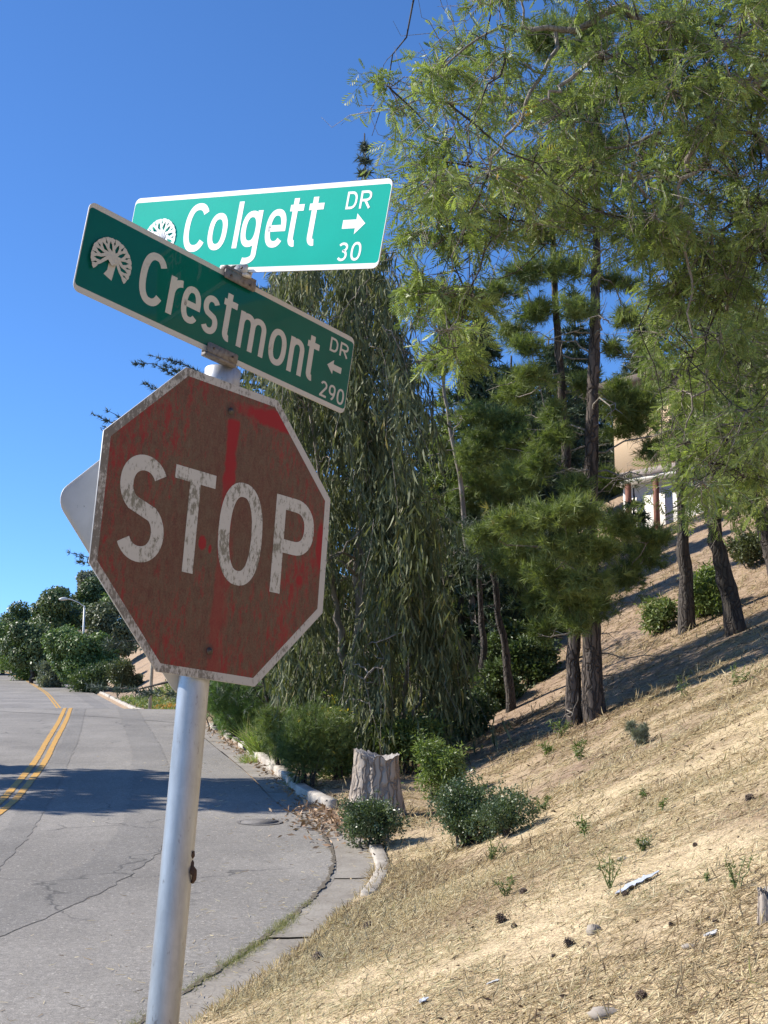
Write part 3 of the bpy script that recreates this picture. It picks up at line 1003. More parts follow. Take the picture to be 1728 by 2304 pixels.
# STOP
rotm, r_, u_, n_ = frame3((.6682, .7398, -.0787), (.0595, .0523, .9969))
sloc = np.array([-.4111, 3.316, CAMZ + .5434])
stop = empty('stop_sign', sloc, rotm)
tag(stop, 'weathered red octagonal stop sign facing the camera on the leaning post', 'stop sign')
hh = .381
aa = hh * math.tan(math.pi / 8)
octo = lambda k: [(x * k, y * k) for x, y in ((aa, -hh), (hh, -aa), (hh, aa), (aa, hh), (-aa, hh), (-hh, aa), (-hh, -aa), (-aa, -hh))]
V, F = prism(octo(1.0), -.003, 0)
mk('plate', V, F, M['alu'], stop)
V, F = ring_face(octo(.9985), octo(.945), .0006)
mk('border', V, F, M['stop_border'], stop)
mk('red_face', np.array([(x, y, .0004) for x, y in octo(.9455)]), [np.arange(8)[None]], M['stop_red'], stop)
put_text(stop, [('S', -.320, -.178, -.132, .129, .038), ('T', -.160, -.030, -.131, .129, .034), ('O', -.008, .140, -.135, .132, .037), ('P', .181, .325, -.132, .130, .036)], .042, .0009, M['stop_letter'])
for by_ in (.308, -.311):
    mb = MB()
    a = np.linspace(0, 2 * np.pi, 6, endpoint=False)
    V, F = prism([(.006 * math.cos(q) - .002, .006 * math.sin(q) + by_) for q in a], .001, .005)
    mb.add(V, F)
    V, F = prism([(.009 * math.cos(q) - .002, .009 * math.sin(q) + by_) for q in np.linspace(0, 2 * np.pi, 16, endpoint=False)], .0008, .0025)
    mb.add(V, F)
    mb.build('bolt', M['bolt'], stop)
for by_ in (.308, -.311):
    mb = MB()
    mb.box((0, by_, -.008), (.05, .05, .009))
    mb.build('mounting_spacer', M['galv'], stop)

# the back of the diamond sign on the far side
rotd, rd, ud, nd = frame3(-r_, .0612 * np.array([1, 0, 0]) + .05 * np.array([0, 1, 0]) + np.array([0, 0, .997]))
dloc = axp(0.0) - n_ * .048 + np.array([0, 0, .0])
dia = empty('warning_sign', dloc, rotd)
tag(dia, 'grey bare back of a diamond sign behind the stop sign', 'road sign')
ring = rrect(.61, .61, .045, 6)
c45 = math.cos(math.pi / 4)
rot45 = lambda pts: [((x - y) * c45, (x + y) * c45) for x, y in pts]
V, F = prism(rot45(ring), -.001, .0015)
mk('plate', V, F, M['alu'], dia)
M['warn_yellow'] = simple('warning_yellow', (0.75, 0.48, 0.02), 0.5)
V, F = prism(rot45(rrect(.60, .60, .04, 6)), .0016, .002)
mk('front_sheeting', V, F, M['warn_yellow'], dia)
for (bx_, by_) in ((.02, .27), (-.01, -.27)):
    mb = MB()
    V, F = prism([(.007 * math.cos(q) + bx_, .007 * math.sin(q) + by_) for q in np.linspace(0, 2 * np.pi, 6, endpoint=False)], -.006, -.0012)
    mb.add(V, F)
    mb.build('bolt', M['bolt'], dia)

# street name blades
def blade(name, loc, right, up, label, green, white, text, stub):
    rm, r3, u3, n3 = frame3(right, up)
    b = empty(name, loc, rm)
    tag(b, label, 'street sign')
    W_, H_ = .914, .229
    o_ = rrect(W_, H_, .018)
    i_ = rrect(W_ - .004, H_ - .028, .010)
    V, F = prism(o_, -.0025, 0)
    mk('plate', V, F, M['alu'], b)
    V, F = ring_face(rrect(W_ - .001, H_ - .001, .0175), i_, .0005)
    mk('border', V, F, white, b)
    mk('green_face', np.array([(x, y, .0004) for x, y in i_]), [np.arange(len(i_))[None]], green, b)
    put_text(b, text, .017, .0008, white)
    return b, rm
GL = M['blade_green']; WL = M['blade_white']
crest, crm = blade('street_name_sign', np.array([-.4042, 3.3092, CAMZ + 1.0972]), (.6711, .7269, -.1454), (.1317, .0761, .9884),
    'shaded green blade reading Crestmont DR 290, above the stop sign', GL, WL,
    [('C', -.284, -.204, -.068, .070, .019), ('r', -.193, -.147, -.066, .034, .0185), ('e', -.150, -.090, -.066, .032, .0165), ('s', -.082, -.029, -.069, .034, .0165),
     ('t', -.019, .029, -.067, .062, .0175), ('m', .040, .134, -.066, .034, .0165), ('o', .149, .211, -.068, .034, .0165), ('n', .222, .276, -.067, .033, .0165), ('t', .284, .331, -.065, .062, .0175),
     ('D', .366, .397, .045, .086, .0062), ('R', .405, .438, .045, .086, .0062),
     ('2', .353, .379, -.093, -.047, .0062), ('9', .386, .412, -.093, -.047, .0062), ('0', .419, .447, -.093, -.047, .0062)], None)
colg, cgm = blade('street_name_sign', np.array([-.3601, 3.3322, CAMZ + 1.3403]), (.7975, -.5736, -.1871), (.17, -.084, .9819),
    'sunlit bright green blade reading Colgett DR 30, topmost sign', M['blade_green_new'], M['blade_white_new'],
    [('C', -.237, -.146, -.052, .086, .0195), ('o', -.143, -.074, -.050, .054, .0175), ('l', -.048, -.026, -.047, .082, .0175), ('g', -.022, .046, -.092, .054, .0175),
     ('e', .065, .134, -.050, .054, .0175), ('t', .139, .188, -.050, .080, .0175), ('t', .203, .254, -.050, .080, .0175),
     ('D', .322, .356, .041, .087, .0065), ('R', .365, .400, .041, .087, .0065),
     ('3', .322, .353, -.093, -.045, .0065), ('0', .364, .396, -.093, -.045, .0065)], None)
def arrow(parent, x0, x1, yc, hw, z, mat, left):
    a, b = (x0, x1) if left else (x1, x0)
    d = 1 if left else -1
    k = abs(x1 - x0)
    pts = [(a, yc), (a + d * k * .42, yc + hw), (a + d * k * .42, yc + hw * .42), (b, yc + hw * .42), (b, yc - hw * .42), (a + d * k * .42, yc - hw * .42), (a + d * k * .42, yc - hw)]
    mk('arrow', np.array([(x, y, z) for x, y in pts]), [np.array([[0, 1, 6]]), np.array([[2, 3, 4, 5]])], mat, parent)
arrow(crest, .366, .422, .003, .021, .0008, WL, True)
arrow(colg, .322, .394, .002, .027, .0008, M['blade_white_new'], False)
oak_emblem(crest, -.368, -.048, .122, .098, .0008, WL)
oak_emblem(colg, -.322, -.050, .122, .098, .0008, M['blade_white_new'])
# brackets: saddle on the post cap (below) and the cross clamp (between the blades)
def ubracket(parent, name, x0, y_edge, ln, dep, sgn, mat, t=.013):
    mb = MB()
    for side in (-1, 1):
        mb.box((x0, y_edge + sgn * (-dep / 2 + .004), side * (t / 2 + .0035)), (ln, dep, .0045), bevel=.003)
    mb.box((x0, y_edge + sgn * .008, 0), (ln * .99, .009, t + .010))
    o = mb.build(name, mat, parent)
    for bx_ in (-.32, .32):
        m2 = MB()
        V, F = prism([(.0035 * math.cos(q) + x0 + bx_ * ln, .0035 * math.sin(q) + y_edge - sgn * dep * .4) for q in np.linspace(0, 2 * np.pi, 6, endpoint=False)], t / 2 + .0062, t / 2 + .0085)
        m2.add(V, F)
        m2.build('set_screw', M['bolt'], o)
    return o
cs = Vector(axp(top_s)) 
ubracket(crest, 'saddle_bracket', -.004, -.1145, .10, .026, -1, M['bracket'])
ubracket(crest, 'top_clamp', .012, .1145, .105, .026, 1, M['bracket'])
ubracket(colg, 'bottom_clamp', -.014, -.1145, .098, .022, -1, simple('pale_bracket', (0.60, 0.58, 0.54), 0.6, 0.2, 60, (0.42, 0.39, 0.36), 0.2))
for dx in (-.03, .022):
    mb = MB()
    V, F = prism([(dx + .012, .118), (dx + .024, .142), (dx - .002, .124), (dx - .012, .118)], -.008, .008)
    mb.add(V, F)
    mb.build('clamp_tooth', M['bracket'], crest)

# ------------------------------------------------------------------ foliage kit
def t_frond(pairs=5, wd=.03):
    """feathery twice-divided leaf along +z, narrow pinnae sweeping forward"""
    V, F = [], []
    def tri(a, b, c):
        k = len(V); V.extend([a, b, c]); F.append((k, k + 1, k + 2))
    tri((-.010, 0, 0), (.010, 0, 0), (0, 0, 1.0))
    for i in range(pairs):
        z = .08 + .86 * i / (pairs - 1)
        ln = .50 * math.sin(math.pi * (.25 + .62 * i / (pairs - 1))) + .06
        for sd in (-1, 1):
            dx, dz = sd * .66 * ln, .75 * ln
            tri((dx * .12, 0, z), (dx * .55 + wd * .75 * sd, .05, z + dz * .5 - wd * .7), (dx, -.06 + .04 * sd, z + dz))
            tri((dx * .12, 0, z), (dx, -.06 + .04 * sd, z + dz), (dx * .5 - wd * .75 * sd, .05, z + dz * .55 + wd * .7))
    return np.array(V, float), [np.array(F)]

def t_sickle(wd=.055, curve=.16):
    """long narrow curved leaf hanging along -z"""
    z = np.array([0, -.22, -.6, -1.0])
    hw = np.array([.006, wd, wd * .85, 0])
    cx_ = curve * (z * z)
    V = []
    for i in range(3):
        V += [(cx_[i] - hw[i], .02 * i, z[i]), (cx_[i] + hw[i], -.02 * i, z[i])]
    V.append((cx_[3], 0, z[3]))
    return np.array(V, float), [np.array([[0, 1, 3, 2], [2, 3, 5, 4]]), np.array([[4, 5, 6]])]

def t_tuft(n=15, wd=.035, spread=1.0, seed=1, zb=.5):
    """a spray of needles pointing about +z"""
    rr = np.random.default_rng(seed)
    V, F = [], []
    for i in range(n):
        d = rr.normal(size=3) * spread
        d[2] = abs(d[2]) + zb
        d /= np.linalg.norm(d)
        s_ = np.cross(d, rr.normal(size=3)); s_ /= np.linalg.norm(s_)
        ln = rr.uniform(.7, 1.0)
        st = d * .04 + np.array([0, 0, rr.uniform(-.35, .1)])
        k = len(V)
        V += [st - s_ * wd, st + s_ * wd, st + d * ln]
        F.append((k, k + 1, k + 2))
    return np.array(V), [np.array(F)]

def t_leaves(n=6, size=.5, wd=.5, seed=2, spread=1.0):
    """a sprig of broad leaves round the origin"""
    rr = np.random.default_rng(seed)
    V, F = [], []
    for i in range(n):
        d = rr.normal(size=3); d[2] += .4; d /= np.linalg.norm(d)
        s_ = np.cross(d, rr.normal(size=3)); s_ /= np.linalg.norm(s_)
        o_ = d * rr.uniform(.1, .6) * spread + rr.normal(size=3) * .12 * spread
        nn = np.cross(d, s_)
        k = len(V)
        V += [o_, o_ + d * size * .5 + s_ * size * wd * .5 + nn * .05, o_ + d * size, o_ + d * size * .5 - s_ * size * wd * .5 + nn * .05]
        F.append((k, k + 1, k + 2, k + 3))
    return np.array(V), [np.array(F)]

def t_blade(seg=2, wd=.03, bend=.35):
    """one grass blade along +z, bending to +x"""
    return np.array([(-wd, 0, 0), (wd, 0, 0), (bend * .3 - wd * .8, 0, .55), (bend * .3 + wd * .8, 0, .55), (bend, 0, 1.0)]), [np.array([[0, 1, 3, 2]]), np.array([[2, 3, 4]])]

FROND = t_frond()
SICKLE = [t_sickle(.05, c) for c in (-.2, .12, .3)]
TUFT = t_tuft(16, .03, 1.0, 1)
TUFTB = t_tuft(7, .075, .9, 3)
SPRIG3 = t_leaves(3, .8, .55, 6)
SPRIG = t_leaves(6, .55, .5, 2)
SPRIG2 = t_leaves(5, .8, .28, 5)
FINE = t_tuft(10, .026, .7, 8, .9)

def pads_to_world(pads, d):
    out = []
    for p in pads:
        dd = d + (p[4] if len(p) > 4 else 0)
        out.append((px(p[0], p[1], dd), np.array([p[2], (p[2] + p[3]) / 2, p[3]]) * dd / FPX))
    return out

def in_ellipsoid(c, r, n, shell=.5):
    u = unit(n)
    q = (shell + (1 - shell) * rng.random(n)) ** (1 / 1.5)
    return c + u * q[:, None] * r, u

def bez(a, b, sag, n=6, kink=0.0):
    t = np.linspace(0, 1, n)[:, None]
    m = (a + b) / 2 + np.array([0, 0, sag])
    p = (1 - t) ** 2 * a + 2 * t * (1 - t) * m + t * t * b
    if kink:
        j = rng.normal(size=(n, 3)) * kink * np.linalg.norm(b - a)
        j[0] = j[-1] = 0
        p = p + j
    return p

class Tree:
    """an Empty at the base with a trunk, branches and a crown"""
    def __init__(s, name, base, label, cat='tree', group=None):
        s.base = np.asarray(base, float)
        s.e = empty(name, s.base)
        tag(s.e, label, cat, group)
        s.nodes, s.nr = [], []
        s.br = MB()

    def trunk(s, pts, r0, r1, mat, n=12, gnarl=.03, name='trunk', flare=1.5):
        pts = np.asarray(pts, float)
        L = np.linspace(0, 1, len(pts))
        q = np.linspace(0, 1, max(10, len(pts) * 4))
        C = np.stack([np.interp(q, L, pts[:, a]) for a in range(3)], 1)
        C[1:-1] += rng.normal(size=(len(q) - 2, 3)) * np.array([gnarl, gnarl, 0])
        rad = r0 + (r1 - r0) * q
        rad = rad * (1 + (flare - 1) * np.exp(-q * 14)) * (1 + .03 * rng.normal(size=len(q)))
        mb = MB()
        V, F = tube(C - s.base, rad, n)
        V += rng.normal(size=V.shape) * r0 * .06
        mb.add(V, F)
        o = mb.build(name, mat, s.e, True)
        for c, r in zip(C, rad):
            s.nodes.append(c); s.nr.append(r)
        return o

    def branch(s, P, r0, r1, n=5, reg=True):
        P = np.asarray(P, float)
        s.br.tube(P - s.base, np.linspace(r0, r1, len(P)), n, False)
        if reg:
            for c, r in zip(P[1:], np.linspace(r0, r1, len(P))[1:]):
                s.nodes.append(c); s.nr.append(r)

    def reach(s, c, sag=.15, rk=.012, kink=.05, lowbias=0.0, rmin=.004):
        """grow a branch from the nearest wood to the point c"""
        A = np.array(s.nodes)
        dd = np.linalg.norm(A - c, axis=1) + lowbias * np.maximum(A[:, 2] - c[2], 0)
        i = int(np.argmin(dd))
        a = A[i]
        ln = np.linalg.norm(c - a)
        if ln < .08: return
        r0 = min(s.nr[i] * .7, .006 + rk * ln)
        s.branch(bez(a, c, sag * ln, 6, kink), max(r0, rmin * 1.3), rmin)

    def branches(s, mat, name='branches'):
        if s.br.n: tag(s.br.build(name, mat, s.e, True), kind='stuff')

    def crown(s, V, F, T, mat, name='crown'):
        return tag(mk(name, V - s.base, F, mat, s.e, False, T), kind='stuff')

def join(parts):
    mb = MB()
    for V, F, T in parts: mb.add(V, F, T)
    return np.concatenate(mb.V), [np.concatenate(f) for f in mb.F.values()], np.concatenate(mb.T)

# ------------------------------------------------------------------ trees
def drooping_fronds(c, r, n_tw, n_fr, size, parts, tree, droop=.55):
    """twigs arching out of a node and hanging, fronds alternating along them"""
    u = unit(n_tw) * [1, 1, .7] + [0, 0, .1]
    rm = float(np.mean(r))
    tone = rng.uniform(0, .3)
    for k in range(n_tw):
        ln = rm * rng.uniform(.8, 1.7)
        e = c + u[k] * ln * [1, 1, .6] + [0, 0, -droop * ln * rng.uniform(.5, 1.3)]
        P_ = bez(c, e, .28 * ln, 8, .035)
        tree.branch(P_[[0, 2, 4, 6, 7]], rng.uniform(.003, .006), .0016, 3, False)
        t = np.sort(rng.uniform(.22, 1.0, n_fr)) * 7
        i = np.minimum(t.astype(int), 6)
        q = P_[i] + (P_[i + 1] - P_[i]) * (t - i)[:, None]
        d_ = P_[i + 1] - P_[i]
        d_ /= np.linalg.norm(d_, axis=1, keepdims=True) + 1e-9
        dirs = d_ * .8 + unit(n_fr) * .8 + [0, 0, -.2]
        parts.append(scatter(*FROND, q, rot_from(dirs, rng.random(n_fr) * 6.28), size * rng.uniform(.55, 1.25, n_fr), np.clip(rng.random(n_fr) * .7 + tone, 0, 1)))

def acacia(name, base, label, trunk_pts, r0, limbs, clumps, mat, size, n_tw, n_fr, group='feathery leaved trees'):
    T = Tree(name, base, label, 'tree', group)
    T.trunk([base - np.array([0, 0, .3])] + list(trunk_pts), r0, r0 * .55, M['bark_dark'], 12, .012)
    for pts, ra, rb in limbs:
        pts = np.asarray(pts, float)
        L = np.linspace(0, 1, len(pts)); q = np.linspace(0, 1, len(pts) * 4)
        C = np.stack([np.interp(q, L, pts[:, a]) for a in range(3)], 1)
        C[1:-1] += rng.normal(size=(len(q) - 2, 3)) * .03
        A = np.array(T.nodes)
        i = int(np.argmin(np.linalg.norm(A - C[0], axis=1)))
        if np.linalg.norm(A[i] - C[0]) > .1: T.branch(bez(A[i], C[0], .1, 6), ra * 1.15, ra, 7)
        T.branch(C, ra, rb, 7)
    parts = []
    cl = sorted(clumps, key=lambda k: np.min(np.linalg.norm(np.array(T.nodes) - k[0], axis=1)))
    for c, r in cl:
        T.reach(c, rng.uniform(.0, .2), .012, .06, 0.5)
        # bare twigs inside
        for q in range(5):
            e = c + unit(1)[0] * r * rng.uniform(.8, 2.2)
            T.branch(bez(c, e, -.1, 5, .08), rng.uniform(.004, .008), .002, 3, False)
        drooping_fronds(c, r, n_tw, n_fr, size, parts, T)
    T.branches(M['bark_grey'])
    # long bare hanging branches threading the crown
    T.br = MB()
    C_ = np.array([k[0] for k in cl])
    for q in range(int(len(cl) * .75)):
        a = C_[rng.integers(0, len(C_))]
        dd = np.linalg.norm(C_ - a, axis=1)
        near = np.where((dd > .5) & (dd < 2.2) & (C_[:, 2] < a[2]))[0]
        if not len(near): continue
        b_ = C_[near[rng.integers(0, len(near))]] + rng.normal(size=3) * .15
        P_ = bez(a, b_, rng.uniform(-.15, .3), 9, .03)
        T.branch(P_, rng.uniform(.007, .014), .003, 4, False)
        for j in (3, 5, 7):
            e = P_[j] + unit(1)[0] * [.5, .5, .3] + [0, 0, -.2]
            T.branch(bez(P_[j], e, .06, 5, .06), .005, .0018, 3, False)
    T.branches(M['bark_dark'], 'bare_branches')
    T.crown(*join(parts), mat)
    return T

# the big feathery tree that hangs in from the right; its foot stands outside the frame
ab = on_ground(6.4, 13.6)
dA = 13.0
acl = []
def fill(poly_rows, n, d, ds, rr):
    """clump centres between left and right image bounds given per height"""
    ys_ = np.array([p[0] for p in poly_rows]); xl_ = np.array([p[1] for p in poly_rows]); xr_ = np.array([p[2] for p in poly_rows])
    wts = (xr_ - xl_)
    yy = rng.uniform(ys_[0], ys_[-1], n * 4)
    keep = rng.random(n * 4) < np.interp(yy, ys_, wts) / wts.max()
    yy = yy[keep][:n]
    out = []
    for y in yy:
        x = rng.uniform(np.interp(y, ys_, xl_), np.interp(y, ys_, xr_))
        c = px(x, y, d + rng.uniform(-ds, ds))
        r = rng.uniform(rr[0], rr[1])
        out.append((c, np.array([r * 1.2, r * 1.2, r])))
    return out
acl += fill([(-200, 1000, 2000), (20, 945, 2000), (130, 870, 2000), (260, 850, 2000), (330, 905, 1950), (420, 940, 1900), (520, 940, 1880)], 150, dA, 1.7, (.26, .48))
acl += fill([(520, 930, 1160), (620, 925, 1110), (760, 950, 1050), (830, 965, 1020)], 16, dA, .8, (.18, .3))
acl += fill([(520, 1380, 1900), (640, 1420, 1900), (800, 1500, 1900), (950, 1500, 1880), (1090, 1520, 1850)], 52, dA + .6, 1.4, (.24, .42))
acl += fill([(-60, 1380, 1780), (200, 1400, 1780), (560, 1420, 1780)], 26, dA + .8, 1.2, (.26, .44))
limbsA = [
    ([px(1760, 160, 13.2), px(1600, 110, 13), px(1415, 28, 12.8), px(1250, 70, 12.6), px(1130, 60, 12.6)], .07, .015),
    ([px(1760, 130, 13.0), px(1628, 252, 12.4), px(1550, 358, 12.2), px(1533, 447, 12.2), px(1555, 560, 12.3), px(1560, 760, 12.4)], .035, .008),
    ([px(1480, 60, 12.9), px(1387, 117, 12.3), px(1264, 190, 12.0), px(1214, 229, 11.9)], .028, .010),
    ([px(1250, 70, 12.6), px(1190, 220, 12.2), px(1136, 313, 12.2), px(1080, 430, 12.3), px(1024, 560, 12.4)], .02, .006),
    ([px(1700, 300, 13.5), px(1500, 300, 13.6), px(1330, 350, 13.7), px(1250, 300, 13.7)], .022, .008),
    ([px(1760, 420, 13.3), px(1660, 640, 13.3), px(1590, 840, 13.4), px(1540, 980, 13.5)], .03, .007),
    ([px(1000, 150, 12.6), px(930, 200, 12.6), px(880, 270, 12.6)], .01, .004),
]
TA = acacia('feathery_tree', ab, 'large feathery leaved tree hanging into the upper right, its foot outside the frame',
       [px(2150, 900, 13.6), px(2050, 450, 13.5), px(1900, 230, 13.4), px(1760, 140, 13.2)], .2, limbsA, acl, M['lf_acacia'], .135, 10, 8)
# two of its kind higher on the bank, trunks in view
h1, d1 = hit(1545, 1418)
cl1 = fill([(640, 1480, 1640), (800, 1500, 1700), (960, 1520, 1680), (1060, 1530, 1640), (1130, 1520, 1600)], 36, d1, 1.8, (.4, .7))
cl1 += fill([(800, 1450, 1560), (900, 1450, 1560), (965, 1470, 1560)], 9, d1, 1.0, (.35, .5))
acacia('feathery_tree', h1, 'feathery tree on the bank with the straight dark trunk, third trunk from the right edge', [px(1543, 1300, d1), px(1535, 1180, d1), px(1532, 1000, d1), px(1540, 800, d1)], .15,
       [([px(1532, 1000, d1), px(1600, 850, d1 + .3), px(1640, 700, d1 + .5)], .06, .02)], cl1, M['lf_acacia2'], .20, 9, 8)
h2, d2 = hit(1663, 1420)
cl2 = fill([(560, 1560, 1900), (800, 1560, 1950), (1000, 1560, 1900), (1120, 1600, 1800), (1190, 1600, 1680)], 46, d2, 1.8, (.4, .7))
acacia('feathery_tree', h2, 'feathery tree on the bank whose dark trunk leans left', [px(1640, 1330, d2), px(1612, 1230, d2), px(1605, 1120, d2), px(1640, 900, d2)], .17,
       [([px(1605, 1120, d2), px(1700, 950, d2 + .3), px(1780, 800, d2 + .5)], .06, .02)], cl2, M['lf_acacia2'], .20, 9, 8)
h3, d3 = hit(1760, 1290)
cl3 = fill([(600, 1620, 2000), (900, 1640, 2000), (1060, 1660, 1950)], 22, d3, 1.6, (.4, .7))
acacia('feathery_tree', h3, 'feathery tree at the right edge with a thick pale leaning trunk', [px(1725, 1190, d3), px(1690, 1090, d3), px(1668, 990, d3), px(1660, 860, d3)], .2,
       [([px(1668, 990, d3), px(1760, 850, d3 + .3), px(1850, 700, d3 + .5)], .07, .02)], cl3, M['lf_acacia2'], .20, 9, 8)

# weeping eucalyptus: hanging strands of sickle leaves
def weeping(name, base, label, trunks, rows, n, d, ds, mat, leaf, ln_r, per, barkm):
    T = Tree(name, base, label, 'tree', 'weeping eucalyptus trees')
    for pts, r0, r1 in trunks: T.trunk(pts, r0, r1, barkm, 9, .03)
    ys_ = np.array([p[0] for p in rows], float); xl_ = np.array([p[1] for p in rows], float); xr_ = np.array([p[2] for p in rows], float)
    yy = ys_[0] + (ys_[-1] - ys_[0]) * rng.random(n * 3) ** 1.2
    yy = yy[rng.random(n * 3) < np.interp(yy, ys_, xr_ - xl_) / (xr_ - xl_).max()][:n]
    u = rng.uniform(-1, 1, len(yy)); v = rng.uniform(-1, 1, len(yy))
    xm, hw = (np.interp(yy, ys_, xl_) + np.interp(yy, ys_, xr_)) / 2, (np.interp(yy, ys_, xr_) - np.interp(yy, ys_, xl_)) / 2
    # clumpy: strands gather on boughs
    nb = max(9, n // 75)
    bu, bv, by_ = rng.uniform(-1, 1, nb), rng.uniform(-1, 1, nb), rng.uniform(ys_[0], ys_[-1], nb)
    parts = []
    pos, dirs, tin = [], [], []
    for k in range(len(yy)):
        j = int(np.argmin((u[k] - bu) ** 2 + (v[k] - bv) ** 2 + ((yy[k] - by_) / 260) ** 2))
        f = .62
        uu, vv = u[k] * (1 - f) + bu[j] * f, v[k] * (1 - f) + bv[j] * f
        rad = math.hypot(uu, vv)
        if rad > 1: uu, vv = uu / rad, vv / rad
        jit = 1 + .16 * rng.normal() + .14 * math.sin(yy[k] * .021 + 3 * bu[j])
        uu, vv = uu * jit, vv * jit
        top = px(xm[k] + uu * hw[k], yy[k], d + vv * ds)
        ln = rng.uniform(*ln_r) * (1.5 if rng.random() < .12 else 1)
        sw = np.array([uu * .25, vv * .25, 0]) + rng.normal(size=3) * .13
        dwn = -1.0
        if yy[k] < ys_[0] + 110 and rng.random() < .45:
            sw = rng.normal(size=3) * [.55, .55, .1]; dwn = rng.uniform(-.5, .5); ln *= .55
        end = top + sw * ln + np.array([0, 0, dwn * ln])
        gz = float(H(end[0], end[1])) + .15
        if end[2] < gz: end[2] = gz
        if top[2] < end[2] + .15 and dwn == -1.0: continue
        t = rng.random(per)
        p = top + (end - top) * t[:, None] + rng.normal(size=(per, 3)) * .05
        pos.append(p)
        dirs.append(rng.normal(size=(per, 3)) * .33 + np.array([0, 0, 1.0]) - (end - top) / ln * .15)
        tin.append(np.clip(rng.random(per) * .8 + .2 * rng.random(), 0, 1))
        if k % 5 == 0: T.branch(bez(top, end, .05, 4, .03), .006, .002, 4, False)
        if k % 10 == 0: T.reach(top, .2, .014, .05, .6, .009)
    pos = np.concatenate(pos); dirs = np.concatenate(dirs); tin = np.concatenate(tin)
    grp = rng.integers(0, 3, len(pos))
    for g in range(3):
        q = grp == g
        parts.append(scatter(*SICKLE[g], pos[q], rot_from(dirs[q], rng.random(q.sum()) * 6.28), leaf * rng.uniform(.6, 1.2, q.sum()), tin[q]))
    T.branches(M['bark_euc'])
    T.crown(*join(parts), mat)

dE = 24.2
eb = on_ground(*px(800, 1680, dE)[:2])
def gp(x, y, d): return px(x, y, d)
weeping('eucalyptus_tree', eb, 'tall weeping eucalyptus with hanging dark leaves behind the street signs',
        [([eb - [0, 0, .3], gp(800, 1560, dE), gp(815, 1350, dE), gp(810, 1050, dE), gp(800, 760, dE), gp(790, 640, dE)], .16, .03),
         ([eb + [.3, .2, -.3], gp(780, 1500, dE), gp(755, 1380, dE), gp(720, 1150, dE), gp(700, 850, dE)], .09, .03),
         ([eb + [.5, .1, -.3], gp(850, 1560, dE), gp(880, 1400, dE), gp(900, 1150, dE), gp(880, 850, dE)], .08, .03)],
        [(560, 620, 880), (640, 615, 905), (800, 610, 940), (950, 610, 960), (1150, 605, 985), (1350, 600, 1005), (1480, 610, 1010), (1590, 640, 1000)], 2700, dE, 2.5, M['lf_euc'], .27, (.5, 1.5), 15, M['bark_euc'])
eb2 = on_ground(*px(910, 1680, 22.8)[:2])
weeping('eucalyptus_tree', eb2, 'lighter young eucalyptus with yellowish tips in front of the tall weeping one',
        [([eb2 - [0, 0, .3], gp(905, 1600, 22.8), gp(925, 1450, 22.8), gp(925, 1250, 22.8), gp(915, 1120, 22.8)], .05, .015),
         ([eb2 + [.1, 0, -.3], gp(935, 1600, 22.8), gp(965, 1500, 22.8), gp(985, 1380, 22.8)], .035, .012)],
        [(1070, 860, 960), (1120, 850, 985), (1250, 860, 1000), (1400, 830, 1030), (1500, 740, 1040), (1580, 720, 1030)], 210, 22.8, .9, M['lf_euc2'], .27, (.35, .9), 13, M['bark_euc'])

# pines: pads of needle tufts on long boughs
def pine(name, base, label, trunks, pads, d, mat, bark, tsize, dens, dead=0, group='pine trees', tmpl=None, cat='tree'):
    T = Tree(name, base, label, cat, group)
    for pts, r0, r1 in trunks: T.trunk(pts, r0, r1, bark, 16, .006, flare=1.35)
    parts = []
    nt_ = len(T.nodes)
    for c, r in pads_to_world(pads, d):
        T.reach(c, -.08, .010, .03, .3, .008)
        n = int(dens * r[0] * r[2] * 1.0)
        # boughs inside the pad
        nbh = max(4, n // 90)
        P0, u = in_ellipsoid(c, r, nbh, .2)
        for k in range(nbh): T.branch(bez(c, P0[k], .1 * r[2], 5, .05), .011, .004, 4, False)
        k = rng.integers(0, nbh, n)
        t = rng.random(n) ** .5
        pos = c + (P0[k] - c) * t[:, None] * 1.1 + rng.normal(size=(n, 3)) * r * [.34, .34, .5]
        dirs = (pos - c) / r * .7 + np.array([0, 0, .45]) + unit(n) * .9
        parts.append(scatter(*(tmpl or TUFT), pos, rot_from(dirs, rng.random(n) * 6.28), tsize * rng.uniform(.7, 1.25, n), np.clip(rng.random(n) * .7 + .3 * rng.random(), 0, 1)))
    for k in range(dead):
        i = rng.integers(int(nt_ * .2), nt_)
        a = T.nodes[i]
        az = rng.uniform(0, 6.28)
        ln = rng.uniform(.5, 1.7)
        e = a + np.array([math.cos(az), math.sin(az) * .8, rng.uniform(-.25, .3)]) * ln
        q = bez(a, e, rng.uniform(-.1, .25) * ln, 7, .035)
        T.branch(q, .018, .004, 5, False)
        for j in (3, 4, 5):
            f = q[j] + unit(1)[0] * ln * .3
            T.branch(bez(q[j], f, .0, 4, .06), .007, .003, 4, False)
    T.branches(M['bark_grey'] if dead else bark)
    if parts: T.crown(*join(parts), mat)
    return T

